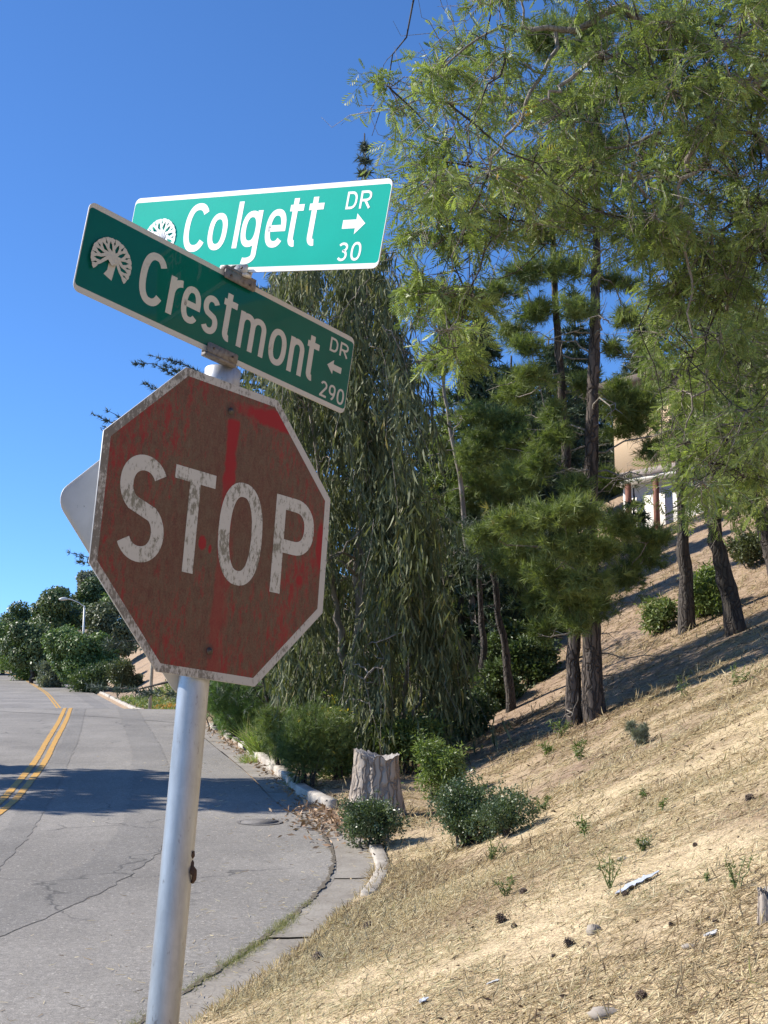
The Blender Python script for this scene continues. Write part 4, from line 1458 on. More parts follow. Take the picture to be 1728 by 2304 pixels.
hp, dp = hit(1330, 1618)
print('pine d', dp, hp)
g_ = lambda x, y, dd=0.0: px(x, y, dp + dd)
pine('pine_tree', hp, 'tall twin trunked pine standing in the middle of the dry slope',
     [([hp + [.06, 0, -.3], g_(1332, 1500), g_(1326, 1350), g_(1328, 1150), g_(1332, 950), g_(1337, 760), g_(1342, 560), g_(1345, 350), g_(1340, 120)], .16, .03),
      ([hp + [-.26, .15, -.3], g_(1290, 1500, .2), g_(1292, 1380, .3), g_(1282, 1200, .4), g_(1272, 1000, .5), g_(1258, 800, .6), g_(1246, 600, .6), g_(1240, 420, .6), g_(1235, 200, .6)], .115, .02)],
     [(1105, 1205, 48, 20, -.3), (1165, 1180, 55, 24, -1), (1240, 1165, 60, 26, -1.4), (1315, 1150, 55, 26, -1.2), (1395, 1180, 60, 24, -.6), (1465, 1215, 50, 20, .3), (1195, 1235, 60, 24, .8), (1275, 1225, 62, 26, -1.3), (1355, 1235, 55, 24, -1.0),
      (1240, 1295, 62, 24, -.9), (1325, 1300, 60, 26, -1.3), (1405, 1290, 45, 24, .5), (1165, 1290, 45, 20, 1.2), (1275, 1355, 55, 22, -.8), (1345, 1365, 45, 22, -.2), (1200, 1355, 50, 20, 1.1), (1130, 1260, 40, 18, 1.5), (1450, 1255, 45, 20, 1.2), (1310, 1410, 40, 18, -.9), (1230, 1415, 40, 18, .6),
      (1225, 1035, 45, 26, -.6), (1250, 985, 38, 26, -.7), (1240, 930, 30, 24, -.5), (1180, 1075, 50, 24, .6), (1290, 1090, 36, 20, -.8), (1380, 1080, 36, 18, .8), (1300, 690, 44, 20, -.4), (1205, 705, 55, 22, .4), (1150, 740, 45, 20, .6), (1275, 610, 60, 24, 0), (1390, 640, 45, 22, .5), (1180, 620, 55, 24, .2), (1415, 720, 40, 18, .6), (1130, 660, 40, 20, .8), (1380, 780, 34, 16, .4), (1195, 780, 40, 18, -.4),
      (1300, 490, 80, 30, 0), (1210, 520, 60, 26, .5), (1220, 380, 80, 36, .5), (1350, 330, 80, 36, 0), (1290, 220, 80, 40, 0), (1330, 90, 70, 40, 0), (1230, 90, 60, 40, .4), (1310, 860, 34, 18, .5), (1390, 880, 40, 18, .8), (1210, 850, 42, 20, -.5), (1150, 890, 46, 22, .3), (1395, 925, 46, 22, .6), (1435, 960, 44, 18, .8), (1440, 905, 50, 24, .7), (1405, 975, 34, 14, .9), (1462, 1010, 26, 16, .8)],
     dp, M['lf_pine'], M['bark_pine'], .17, 3600, 44)
h4, d4 = hit(1075, 1560)
d4 = max(d4, 25)
k_ = lambda x, y, dd=0.0: px(x, y, d4 + dd)
b4 = on_ground(*k_(1075, 1500)[:2])
pine('pine_tree', b4, 'slender pale trunked pine between the eucalyptus and the twin pine',
     [([b4 - [0, 0, .3], k_(1068, 1430), k_(1052, 1250), k_(1036, 1080), k_(1012, 960), k_(996, 860), k_(985, 700)], .085, .025)],
     [(1075, 930, 45, 24), (1130, 950, 50, 28), (1100, 1000, 60, 26, .5), (1050, 1030, 45, 24), (1150, 1050, 55, 24, .8), (1090, 1085, 55, 24, .6), (1160, 1000, 45, 24, -.4), (1040, 1120, 50, 22, .4), (1130, 1130, 50, 22, 1.0), (1000, 1000, 30, 24, .5), (970, 820, 30, 30, .3), (1000, 760, 36, 30, .2), (1040, 1180, 50, 40, 1.2), (1100, 1190, 50, 36, 1.2)],
     d4, M['lf_pine'], M['bark_euc'], .18, 2400, 18)

# background conifers
def conifer(name, apex, d, ybase_w, label, mat, width, group=None, dens=1.0, tsize=.3, droop=.15, bark='bark_dark', step=.42, y_bottom=None):
    top = px(*apex, d)
    gz = float(H(top[0], top[1]))
    base = np.array([top[0], top[1], gz])
    T = Tree(name, base, label, 'tree', group)
    T.trunk([base - [0, 0, .3], base * .5 + top * .5, top], width * .055, .02, M[bark], 9, .03)
    hgt = top[2] - gz
    pos, dirs = [], []
    z = .5
    while z < hgt:
        f = z / hgt
        rmax = width * (min(f * 1.15, 1.0) ** .8)
        nb = int(rng.integers(5, 8))
        a0 = rng.uniform(0, 6.28)
        for k in range(nb):
            az = a0 + 6.28 * k / nb + rng.normal() * .15
            ln = rmax * rng.uniform(.7, 1.1)
            a = top - np.array([0, 0, z])
            e = a + np.array([math.cos(az) * ln, math.sin(az) * ln, -droop * ln + .12 * ln * (1 - f)])
            q = bez(a, e, .1 * ln, 5, .02)
            T.branch(q, .012 + .012 * ln, .004, 4, False)
            n = max(4, int(ln * 22 * dens))
            t = rng.uniform(.12, 1.05, n)
            p = a + (e - a) * t[:, None]
            side = np.array([-math.sin(az), math.cos(az), 0])
            p = p + side * (rng.normal(size=n) * .16 * ln * (1.15 - t))[:, None] + rng.normal(size=(n, 3)) * .05
            pos.append(p)
            dirs.append(np.array([math.cos(az), math.sin(az), .25]) + rng.normal(size=(n, 3)) * .5)
        z += step * rng.uniform(.8, 1.2) * (0.7 + .6 * f)
    pos = np.concatenate(pos); dirs = np.concatenate(dirs)
    n = len(pos)
    V, F, Tn = scatter(*TUFTB, pos, rot_from(dirs, rng.random(n) * 6.28), tsize * rng.uniform(.7, 1.25, n))
    T.branches(M[bark])
    T.crown(V, F, Tn, mat)
    return T

conifer('conifer_tree', (820, 300), 44, 0, 'narrow spire topped conifer rising behind the bright green blade', M['lf_cedar'], 2.0, 'dark conifers behind', .9, .30, .0, step=.6)
CED = conifer('cedar_tree', (640, 600), 45, 0, 'wide dark cedar behind the stop sign, branch tips showing left of it', M['lf_cedar'], 6.6, 'dark conifers behind', .8, .30, -.10, step=.85)
conifer('conifer_tree', (1082, 690), 40, 0, 'pointed dark conifer with a thin leader behind the slender pine', M['lf_pine_dk'], 2.6, 'dark conifers behind', 1.2, .32, .05)
conifer('conifer_tree', (1150, 800), 37, 0, 'dense dark conifer left of the twin pine trunks', M['lf_pine_dk'], 2.6, 'dark conifers behind', 1.2, .32, .05)
conifer('conifer_tree', (1235, 760), 52, 0, 'dark conifer seen between the twin pine trunks', M['lf_pine_dk'], 2.4, 'dark conifers behind', 1.0, .34, .05)
conifer('conifer_tree', (960, 930), 38, 0, 'dark conifer filling the gap right of the eucalyptus', M['lf_pine_dk'], 2.4, 'dark conifers behind', 1.0, .32, .05)
conifer('conifer_tree', (1040, 1120), 33, 0, 'low dark conifer deep in shade at the foot of the pines', M['lf_pine_dk'], 2.2, 'dark conifers behind', 1.2, .28, .1)
conifer('conifer_tree', (1450, 700), 56, 0, 'greyish conifer above the cream house', M['lf_oak3'], 2.6, 'dark conifers behind', 1.0, .34, .05)
conifer('conifer_tree', (1640, 560), 44, 0, 'conifer mostly hidden behind the right hand feathery trees', M['lf_pine_dk'], 3.0, 'dark conifers behind', 1.0, .36, .05)
conifer('conifer_tree', (1425, 1098), 38, 0, 'young dark conifer in front of the cream house wall', M['lf_pine_dk'], .8, 'dark conifers behind', 1.2, .25, .05)
conifer('conifer_tree', (1560, 900), 44, 0, 'bushy conifer beside the cream house', M['lf_oak3'], 1.8, 'dark conifers behind', 1.2, .3, .05)
# long sparse cedar boughs reaching out left of the stop sign
ced_parts = []
cbr = MB()
for tx, ty, sx_, sy_ in ((302, 818, 640, 900), (335, 800, 640, 880), (368, 822, 640, 900), (322, 862, 640, 930), (395, 835, 640, 930), (206, 930, 640, 1040), (238, 922, 640, 1040), (255, 945, 640, 1050), (225, 962, 640, 1060), (150, 1242, 640, 1260), (172, 1262, 640, 1290)):
    a_ = px(sx_, sy_, 45); e_ = px(tx, ty, 44 + rng.uniform(-1, 1))
    q_ = bez(a_, e_, -.06 * np.linalg.norm(e_ - a_), 9, .012)
    cbr.tube(q_ - CED.base, np.linspace(.05, .008, 9), 5, False)
    n_ = 60
    t_ = rng.uniform(.45, 1.0, n_) * 8; i_ = np.minimum(t_.astype(int), 7)
    p_ = q_[i_] + (q_[i_ + 1] - q_[i_]) * (t_ - i_)[:, None] + rng.normal(size=(n_, 3)) * [.04, .04, .035]
    d_ = (e_ - a_) / np.linalg.norm(e_ - a_) + rng.normal(size=(n_, 3)) * .45 + [0, 0, .35]
    ced_parts.append(scatter(*TUFTB, p_, rot_from(d_, rng.random(n_) * 6.28), .19 * rng.uniform(.6, 1.2, n_)))
tag(cbr.build('boughs', M['bark_dark'], CED.e, True), kind='stuff')
V, F, Tn = join(ced_parts)
tag(mk('bough_needles', V - CED.base, F, M['lf_cedar'], CED.e, False, Tn), kind='stuff')
conifer('conifer_tree', (1310, 860), 62, 0, 'far dark conifer on the ridge right of the twin pine', M['lf_pine_dk'], 3.6, 'dark conifers behind', .8, .45, .05, step=.6)
conifer('conifer_tree', (1190, 880), 58, 0, 'far dark conifer on the ridge left of the twin pine', M['lf_pine_dk'], 3.6, 'dark conifers behind', .8, .45, .05, step=.6)
conifer('conifer_tree', (1010, 980), 50, 0, 'far dark conifer low behind the slender pine', M['lf_pine_dk'], 3.2, 'dark conifers behind', .8, .42, .05, step=.6)
conifer('conifer_tree', (1400, 880), 66, 0, 'far conifer on the ridge behind the cream house', M['lf_oak3'], 3.6, 'dark conifers behind', .8, .45, .05, step=.6)
conifer('conifer_tree', (880, 980), 42, 0, 'dark conifer behind the weeping eucalyptus', M['lf_pine_dk'], 2.6, 'dark conifers behind', .9, .36, .05, step=.5)
conifer('conifer_tree', (1000, 840), 34, 0, 'loose conifer between the eucalyptus and the slender pine', M['lf_pine'], 1.5, 'dark conifers behind', 1.0, .26, .05, step=.5)
conifer('conifer_tree', (1290, 640), 60, 0, 'tall thin conifer far behind the twin pine crown', M['lf_pine_dk'], 2.6, 'dark conifers behind', .8, .40, .05, step=.7)
# bare dark trunks in the shade under the pines
for (x0, y0, x1, y1, d, r, lab) in ((1085, 1560, 1080, 1330, 29, .09, 'dark bare trunk in deep shade, left one of the pair'), (1150, 1590, 1118, 1360, 27, .10, 'dark bare trunk leaning left in deep shade below the pines'),
                                   (610, 1640, 598, 1560, 26, .05, 'thin grey trunk beside the roadside shrubs'), (648, 1660, 640, 1555, 25.5, .045, 'thin dark trunk among hanging eucalyptus leaves')):
    top = px(x1, y1, d)
    g = px(x0, y0, d)
    b = on_ground(g[0], g[1])
    T = Tree('young_tree', b, lab, 'tree', 'bare trunks under the crowns')
    T.trunk([b - [0, 0, .2], (b + top) / 2 + [.05, 0, 0], top, top + (top - b) * .5], r, r * .5, M['bark_dark'], 8, .015)
    for k in range(5):
        i = rng.integers(8, len(T.nodes))
        T.branch(bez(T.nodes[i], T.nodes[i] + unit(1)[0] * [.8, .8, .4] + [0, 0, .2], .1, 5, .05), .012, .004, 4, False)
    T.branches(M['bark_dark'])
    n = 260
    pos = top + (top - b) * .45 + rng.normal(size=(n, 3)) * [.5, .5, .35]
    V, F, Tn = scatter(*TUFT, pos, rot_from(unit(n), rng.random(n) * 6.28), .16 * rng.uniform(.7, 1.2, n))
    T.crown(V, F, Tn, M['lf_pine_dk'])

# ------------------------------------------------------------------ shrubs
def shrub(name, base, size, label, mat, n, leaf, tmpl=SPRIG, lobes=7, group=None, stems=8, cat='shrub', droop=0, stemmat='bark_dark', up=.5, shell=.55):
    """size = half width x, half depth y, height"""
    base = np.asarray(base, float)
    T = Tree(name, base, label, cat, group)
    T.nodes.append(base); T.nr.append(.03)
    parts = []
    sx, sy, sz = size
    L = []
    for k in range(lobes):
        a = rng.uniform(0, 6.28); q = rng.uniform(.1, .75)
        L.append((base + np.array([math.cos(a) * sx * q, math.sin(a) * sy * q, sz * rng.uniform(.2, .8)]), np.array([sx, sy, sz * .6]) * rng.uniform(.28, .55)))
    for c, r in L:
        m = n // lobes
        pos, u = in_ellipsoid(c, r, m, shell)
        pos += u * r * (np.maximum(rng.normal(size=(m, 1)), 0) * .35)
        pos[:, 2] = np.maximum(pos[:, 2], H(pos[:, 0], pos[:, 1]) + leaf * .2)
        dirs = u * .8 + unit(m) * .7 + np.array([0, 0, up])
        parts.append(scatter(*tmpl, pos, rot_from(dirs, rng.random(m) * 6.28), leaf * rng.uniform(.65, 1.3, m), np.clip(rng.random(m) * .7 + .3 * rng.random(), 0, 1)))
    for k in range(stems):
        c, r = L[k % lobes]
        T.branch(bez(base + rng.normal(size=3) * [sx * .1, sy * .1, 0] - [0, 0, .05], c + unit(1)[0] * r * .9, .1, 6, .04), .008 + .01 * sz, .003, 5, False)
    ns = max(6, int(10 * sx / .4))
    for k in range(min(ns, 26)):
        c, r = L[rng.integers(0, lobes)]
        u = unit(1)[0] * [1, 1, .5] + [0, 0, .7]; u /= np.linalg.norm(u)
        a = c + u * r * .5; e = c + u * (np.mean(r) * rng.uniform(1.2, 2.3))
        T.branch(bez(a, e, .03, 5, .05), .005, .002, 4, False)
        m = 16
        pos = a + (e - a) * rng.random((m, 1)) + rng.normal(size=(m, 3)) * leaf * .35
        parts.append(scatter(*tmpl, pos, rot_from(u + unit(m) * .8, rng.random(m) * 6.28), leaf * rng.uniform(.5, 1.0, m)))
    T.branches(M[stemmat], 'stems')
    T.crown(*join(parts), mat, 'foliage')
    return T

def shrub_px(name, x, y, wpx, hpx, label, mat, n, leaf_px, d=None, depth=1.0, **kw):
    if d is None: p, d = hit(x, y)
    else:
        p = px(x, y, d); p = on_ground(p[0], p[1])
    k = d / FPX
    return shrub(name, p, (wpx * k / 2, wpx * k / 2 * depth, hpx * k), label, mat, n, leaf_px * k, **kw)

rs = 'roadside shrubs'
shrub_px('shrub', 842, 1908, 165, 110, 'low dark green shrub spilling over the kerb at the foot of the stump', M['lf_bush'], 1500, 13, lobes=9, group=rs)
shrub_px('shrub', 1045, 1905, 220, 150, 'broad leafy shrub on the grass with brown dead stems below', M['lf_bush'], 2400, 13, lobes=11, group=rs, stems=16)
shrub_px('shrub', 1145, 1880, 130, 105, 'smaller shrub touching the right side of the broad leafy one', M['lf_bush'], 1000, 12, lobes=7, group=rs)
shrub_px('shrub', 985, 1800, 150, 140, 'bright green shrub right behind the stump', M['lf_fresh'], 1100, 14, lobes=7, group=rs, tmpl=SPRIG2)
shrub_px('shrub', 685, 1825, 170, 190, 'broom shrub with small yellow flowers, nearest the road shadow', M['lf_broom'], 1900, 18, d=19.8, lobes=9, group=rs, tmpl=FINE)
shrub_px('shrub', 640, 1775, 150, 150, 'second broom shrub further along the kerb with yellow flowers', M['lf_broom'], 1300, 17, d=22.5, lobes=8, group=rs, tmpl=FINE)
shrub_px('shrub', 755, 1800, 130, 150, 'twiggy shrub just left of the stump', M['lf_broom'], 1000, 16, d=20.5, lobes=7, group=rs, tmpl=SPRIG2)
shrub_px('shrub', 530, 1690, 160, 160, 'feathery blue green fennel bush beside the post', M['lf_fennel'], 2000, 17, d=29.5, lobes=9, group=rs, tmpl=FINE)
shrub_px('shrub', 485, 1650, 130, 130, 'feathery green bush directly right of the post', M['lf_fennel'], 1500, 16, d=33, lobes=8, group=rs, tmpl=FINE)
shrub_px('shrub', 560, 1630, 120, 90, 'leafy bush behind the fennel below the stop sign', M['lf_oak'], 900, 16, d=35, lobes=7, group=rs)
for i, (x, y, wd, h, d, m, lab) in enumerate(((700, 1690, 170, 130, 23.5, 'lf_fresh', 'green undergrowth below the eucalyptus, left of the stump top'), (800, 1700, 160, 120, 22, 'lf_oak', 'dark undergrowth directly behind the stump'),
        (910, 1720, 160, 120, 21.5, 'lf_fresh', 'leafy undergrowth right of the stump top'), (975, 1710, 130, 110, 22.5, 'lf_bush', 'dark undergrowth at the shadow edge of the slope'),
        (1010, 1560, 140, 110, 29, 'lf_oak2', 'shaded bush beneath the slender pine'), (1170, 1530, 150, 120, 31, 'lf_oak2', 'shaded bush left of the twin pine trunks'), (1240, 1450, 130, 110, 33, 'lf_oak2', 'dark bush just behind the twin pine trunks'), (1100, 1450, 160, 140, 34, 'lf_oak2', 'large dark thicket under the pines'), (1030, 1600, 130, 110, 26, 'lf_oak2', 'dark scrub at the shaded foot of the slope'), (1120, 1545, 130, 100, 28, 'lf_oak2', 'dark scrub between the two bare trunks'), (1195, 1490, 120, 100, 29, 'lf_oak2', 'dark scrub just left of the twin trunk base'))):
    shrub_px('undergrowth_bush', x, y, wd, h, lab, M[m], 760, 20, d=d, lobes=7, group='bushes under the trees', tmpl=SPRIG2 if m == 'lf_fresh' else SPRIG)
shrub_px('shrub', 1590, 1385, 130, 110, 'leafy shrub between the two bank trunks', M['lf_fresh'], 900, 16, d=d1 + .3, lobes=7, group='bushes under the trees', tmpl=SPRIG2)
shrub_px('shrub', 1490, 1330, 90, 70, 'sparse shrub left of the straight bank trunk', M['lf_weed'], 400, 16, d=d1 + 1, lobes=5, group='bushes under the trees', tmpl=SPRIG2)
shrub_px('shrub', 1690, 1275, 120, 70, 'dry looking shrub at the right edge of the bank', M['lf_oak3'], 500, 16, lobes=6, group='bushes under the trees')

# grass clump beside the kerb
def tuft(name, base, rad, hgt, n, label, mat, group, wd=.03, cat='plant', lean=.5):
    base = np.asarray(base, float)
    o = empty(name, base)
    tag(o, label, cat, group)
    a = rng.uniform(0, 6.28, n)
    q = rng.random(n) ** .7 * rad * .5
    pos = np.stack([np.cos(a) * q, np.sin(a) * q, np.zeros(n)], 1)
    dirs = np.stack([np.cos(a) * lean, np.sin(a) * lean, np.ones(n)], 1) + rng.normal(size=(n, 3)) * .25
    dirs[:, 2] = np.abs(dirs[:, 2])
    V, F, T = scatter(*t_blade(2, wd, .35), pos, rot_from(dirs, rng.random(n) * 6.28), hgt * rng.uniform(.5, 1.1, n))
    mk('blades', V, F, mat, o, False, T)
    return o
for x, y, d, r, h, lab in ((605, 1715, 25.5, .7, .75, 'clump of long light green grass beside the kerb'), (655, 1690, 26.5, .6, .7, 'second clump of long grass behind the first, nearer the eucalyptus'), (570, 1740, 24.6, .3, .35, 'small dry grass tuft at the kerb by the road shadow')):
    p = px(x, y, d); tuft('grass_clump', on_ground(p[0], p[1]), r, h, 420, lab, M['lf_tuft'], 'grass clumps along the kerb', .014)

# weeds dotted over the dry slope
weeds = [(1263, 1660, 46, 42, 'spiky green weed left below the twin pine trunk', 'lf_fresh'), (1303, 1712, 48, 34, 'bright green sprout below the twin pine', 'lf_fresh'), (1535, 1572, 50, 20, 'thin bare sapling standing in the slope shadow', 'lf_weed'),
         (1654, 1545, 58, 80, 'grey green weed on the upper slope at right', 'lf_weed'), (1219, 1830, 38, 40, 'small weed right of the broad shrub', 'lf_weed'), (1448, 1800, 26, 20, 'tiny pale green sprout in the middle of the slope', 'lf_fresh'),
         (1489, 1826, 30, 22, 'tiny green sprout with a long shadow', 'lf_fresh'), (1318, 1885, 50, 28, 'upright yellow green weed in the open grass', 'lf_fresh'), (1448, 1915, 34, 34, 'weed beside a pale scrap of bark', 'lf_weed'),
         (1103, 1940, 46, 44, 'pale weed below the broad shrub', 'lf_weed'), (1140, 2016, 46, 44, 'weed with a brown cone at its right', 'lf_weed'), (1373, 1998, 74, 64, 'tallest weed, left of the plastic sheet', 'lf_weed'), (1656, 2002, 80, 58, 'tall weed near the right edge of the frame', 'lf_weed'),
         (1232, 1700, 26, 26, 'small sprout in the shadow edge near the shrub', 'lf_fresh'), (1590, 1985, 24, 22, 'faint sprig left of the right hand weed', 'lf_weed')]
for x, y, h, wd, lab, m in weeds:
    p, d = hit(x, y)
    k = d / FPX
    T = Tree('weed', p, lab, 'plant', 'weeds on the dry slope')
    ns = 5 if wd > 24 else 2
    pos, dirs = [], []
    for s_ in range(ns):
        e = p + np.array([rng.normal() * wd * k * .35, rng.normal() * wd * k * .35, h * k * rng.uniform(.7, 1.05)])
        q = bez(p - [0, 0, .02], e, .02, 6, .03)
        T.branch(q, .004, .0015, 4, False)
        m_ = 24
        t = rng.uniform(.2, 1, m_)
        pos.append(p + (e - p) * t[:, None]); dirs.append(rng.normal(size=(m_, 3)) + [0, 0, .5])
    T.branches(M['lf_weed'], 'stems')
    pos = np.concatenate(pos); dirs = np.concatenate(dirs)
    tv = t_leaves(2, 1.0, .2, 3, .1)
    V, F, Tn = scatter(*tv, pos, rot_from(dirs, rng.random(len(pos)) * 6.28), 12 * k * rng.uniform(.6, 1.2, len(pos)))
    T.crown(V, F, Tn, M[m], 'leaves')
p, d = hit(1439, 1680)
shrub('shrub', p, (28 * d / FPX, 28 * d / FPX, 56 * d / FPX), 'small round grey green shrub on the open slope', M['lf_grey'], 420, 14 * d / FPX, tmpl=FINE, lobes=6, group='weeds on the dry slope', stemmat='bark_grey')

# ------------------------------------------------------------------ far side of the bend, left
fb = [ (178, 1440, 165, 135, 112, 'lf_oak', 5200, 'rounded bright green tree nearest the far bend, below the lamp head'), (75, 1450, 150, 140, 128, 'lf_oak2', 4200, 'dark rounded tree at the far left of the bend'),
       (255, 1400, 140, 190, 128, 'lf_oak3', 4200, 'olive green tree behind the stop sign edge'), (130, 1370, 150, 110, 150, 'lf_oak2', 3600, 'dark tree on the skyline above the bend'), (210, 1345, 120, 110, 160, 'lf_oak2', 3000, 'dark crown at the top of the far hill'),
       (40, 1400, 120, 90, 165, 'lf_oak2', 2600, 'dark tree low on the skyline at the left edge'), (-30, 1440, 120, 110, 150, 'lf_oak2', 2400, 'dark tree cut by the left edge of the frame'), (300, 1380, 130, 160, 150, 'lf_oak', 3000, 'tree hidden mostly by the stop sign'), (205, 1300, 70, 60, 185, 'lf_grey', 1400, 'pale grey tree top beside the stop sign'), (110, 1440, 120, 110, 152, 'lf_oak3', 2600, 'olive tree filling the gap between the two rounded trees'), (10, 1430, 130, 120, 150, 'lf_oak', 2400, 'mid green tree near the left edge above the road'), (235, 1470, 110, 90, 112, 'lf_oak', 2200, 'low spreading tree right of the rounded bright one')]
for x, yc, wd, hpx, d, m, n, lab in fb:
    c = px(x, yc, d)
    k = d / FPX
    g = float(H(c[0], c[1]))
    base = np.array([c[0], c[1], g])
    T = Tree('broadleaf_tree', base, lab, 'tree', 'trees at the far bend')
    ztop = c[2] + hpx * k / 2
    zb = max(g + .2, c[2] - hpx * k / 2 - 1.5)
    T.trunk([base - [0, 0, .3], np.array([c[0], c[1], (g + c[2]) / 2]), c], .22, .1, M['bark_dark'], 8, .06)
    parts = []
    nl = 16
    for q in range(nl):
        u = unit(1)[0]
        cc = np.array([c[0], c[1], (ztop + zb) / 2]) + u * np.array([wd * k / 2, wd * k / 2, (ztop - zb) / 2]) * rng.uniform(.35, .72)
        r = np.array([1, 1, .8]) * wd * k * rng.uniform(.15, .26)
        T.reach(cc, .05, .012, .04, .2, .02)
        mm = int(1.5 * n) // nl
        pos, uu = in_ellipsoid(cc, r, mm, .6)
        parts.append(scatter(*SPRIG3, pos, rot_from(uu + unit(mm) * .6 + [0, 0, .4], rng.random(mm) * 6.28), 9 * k * rng.uniform(.6, 1.3, mm), np.clip(rng.random(mm) * .7 + .3 * rng.random(), 0, 1)))
    T.branches(M['bark_dark'])
    T.crown(*join(parts), M[m])
for x, y, wd, h, d, m, lab in ((120, 1505, 70, 55, 118, 'lf_grey', 'grey green bush at the foot of the far trees'), (215, 1490, 110, 60, 108, 'lf_oak2', 'low dark bush at the right foot of the bright tree'), (285, 1475, 70, 60, 104, 'lf_oak3', 'brownish bush on the cut bank'), (60, 1470, 110, 70, 135, 'lf_oak', 'low bush under the dark rounded tree')):
    shrub_px('bank_bush', x, y, wd, h, lab, M[m], 900, 12, d=d, lobes=7, group='bushes on the far bank')
# trees across the road, outside the frame; their shadows fall on the road
for i, (x, y, h, wd) in enumerate(((-14.4, 22.2, 10.9, 3.3), (-40.0, 92.0, 9.5, 2.2), (-37.0, 78.0, 9.0, 1.5), (-24.5, 56, 8.0, .7))):
    b = on_ground(x, y)
    top = b + [0, 0, h]
    T = Tree('roadside_tree', b, ['broad tree across the road out of frame, casting the wide road shadow', 'tree across the far bend out of frame, casting the farther shadow', 'tree across the bend out of frame, casting the nearer far shadow', 'thin tree across the road out of frame, casting a narrow shadow'][i], 'tree', 'trees across the road')
    T.trunk([b - [0, 0, .3], (b + top) / 2, top], .2, .05, M['bark_dark'], 8, .04)
    parts = []
    for q in range(34):
        f = rng.uniform(.18, 1.0)
        cc = b + np.array([rng.uniform(-1, 1) * wd * .5, rng.uniform(-1, 1) * wd * (1.0 - .45 * f), h * f * .97])
        r = np.array([1, 1, .8]) * rng.uniform(.5, .9) * min(1, wd / 2)
        T.reach(cc, .05, .012, .04, .2, .02)
        pos, uu = in_ellipsoid(cc, r, 120, .3)
        parts.append(scatter(*SPRIG3, pos, rot_from(uu + unit(120) * .6, rng.random(120) * 6.28), .42 * rng.uniform(.6, 1.3, 120)))
    T.branches(M['bark_dark'])
    T.crown(*join(parts), M['lf_oak2'])

# ------------------------------------------------------------------ stumps
def stump(name, base, rad, hgt, label, seed, tall=.0, flare=.35, mat='deadwood', lean=(0, 0)):
    rr = np.random.default_rng(seed)
    e = empty(name, base)
    tag(e, label, 'tree stump', 'dead tree stumps')
    na, nz = 64, 16
    a = np.linspace(0, 2 * np.pi, na, endpoint=False)
    ridge = .05 * np.sin(a * 3 + 1 + seed) + .035 * np.sin(a * 5 + 2 * np.sin(a * 2)) + .025 * np.sin(a * 11 + 3 * np.sin(a * 3)) + .02 * rr.normal(size=na)
    notch = .22 * np.exp(-((a - 4.45) / .16) ** 2) + .10 * np.exp(-((a - 5.2) / .3) ** 2)
    top = hgt * (1 - .05 * np.cos(a) * 0 + tall * np.maximum(0, np.cos(a - 2.9)) ** 2 + .012 * np.sin(a * 4) + .004 * rr.normal(size=na) - notch)
    V = []
    for i in range(nz):
        t = i / (nz - 1)
        q = 1 + flare * (1 - t) ** 3 + .04 * np.sin(t * 5) + ridge * (1 + .6 * (1 - t)) + .012 * rr.normal(size=na)
        z = -.15 * hgt + (top + .15 * hgt) * t
        V.append(np.stack([rad * q * np.cos(a) + lean[0] * t, rad * q * np.sin(a) + lean[1] * t, z], 1))
    V = np.concatenate(V)
    i = np.arange(nz - 1)[:, None] * na; k = np.arange(na)[None]; k2 = (k + 1) % na
    mk('trunk_stub', V, [np.stack([i + k, i + k2, i + na + k2, i + na + k], -1).reshape(-1, 4)], M[mat], e, True)
    # hollowed cut face
    W = []
    for j, (f, dz) in enumerate(((.995, -.002), (.86, -.01), (.7, -.035), (.45, -.07), (.2, -.10))):
        q = f * (1 + ridge * f)
        W.append(np.stack([rad * q * np.cos(a) + lean[0], rad * q * np.sin(a) + lean[1], top + dz * hgt * 1.5 + .012 * rr.normal(size=na)], 1))
    W.append(np.array([[lean[0], lean[1], hgt * .84]]))
    W = np.concatenate(W)
    i = np.arange(4)[:, None] * na
    F = [np.stack([i + k, i + k2, i + na + k2, i + na + k], -1).reshape(-1, 4), np.stack([4 * na + k[0], 4 * na + k2[0], np.full(na, 5 * na)], 1)]
    mk('cut_face', W, F, M['endgrain'], e, False)
    return e
sb, sd = hit(848, 1838)
stump('stump', sb, 52 * sd / FPX, 138 * sd / FPX, 'big weathered grey stump among the roadside shrubs', 3, .10, .45)
s2, sd2 = hit(1035, 1842)
stump('stump', s2, 20 * sd2 / FPX, 52 * sd2 / FPX, 'small bleached stump poking out of the broad shrub', 5, .15, .2)
s3, sd3 = hit(1730, 2072)
stump('stump', s3, 22 * sd3 / FPX, 62 * sd3 / FPX, 'little grey stump cut by the right edge of the frame', 8, .1, .2)

# ------------------------------------------------------------------ house on the hill
M['cream'] = simple('cream_stucco', (0.62, 0.46, 0.30), .9, 0, 30, (0.56, 0.41, 0.26), .3)
M['white_wall'] = simple('white_stucco', (0.78, 0.75, 0.70), .9, 0, 20, (0.68, 0.65, 0.60), .3)
M['fascia'] = simple('grey_brown_fascia', (0.30, 0.25, 0.23), .8, 0, 12, (0.22, 0.18, 0.17), .2)
M['redwood'] = simple('redwood_post', (0.20, 0.075, 0.045), .8, 0, 12, (0.14, 0.05, 0.03), .2)
M['roofing'] = simple('brown_shingle', (0.12, 0.09, 0.07), .9, 0, 25, (0.07, 0.055, 0.045), .5)
M['dark_frame'] = simple('dark_window_frame', (0.03, 0.03, 0.035), .5)
mg, tg, bgl = newmat('window_glass')
bgl.inputs['Base Color'].default_value = (0.03, 0.045, 0.05, 1); bgl.inputs['Roughness'].default_value = .06
M['glass'] = mg
dH = 43.0
hc = px(1384, 1069, dH)
d1_, d2_ = np.array([.65, -.76, 0]), np.array([.76, .65, 0])
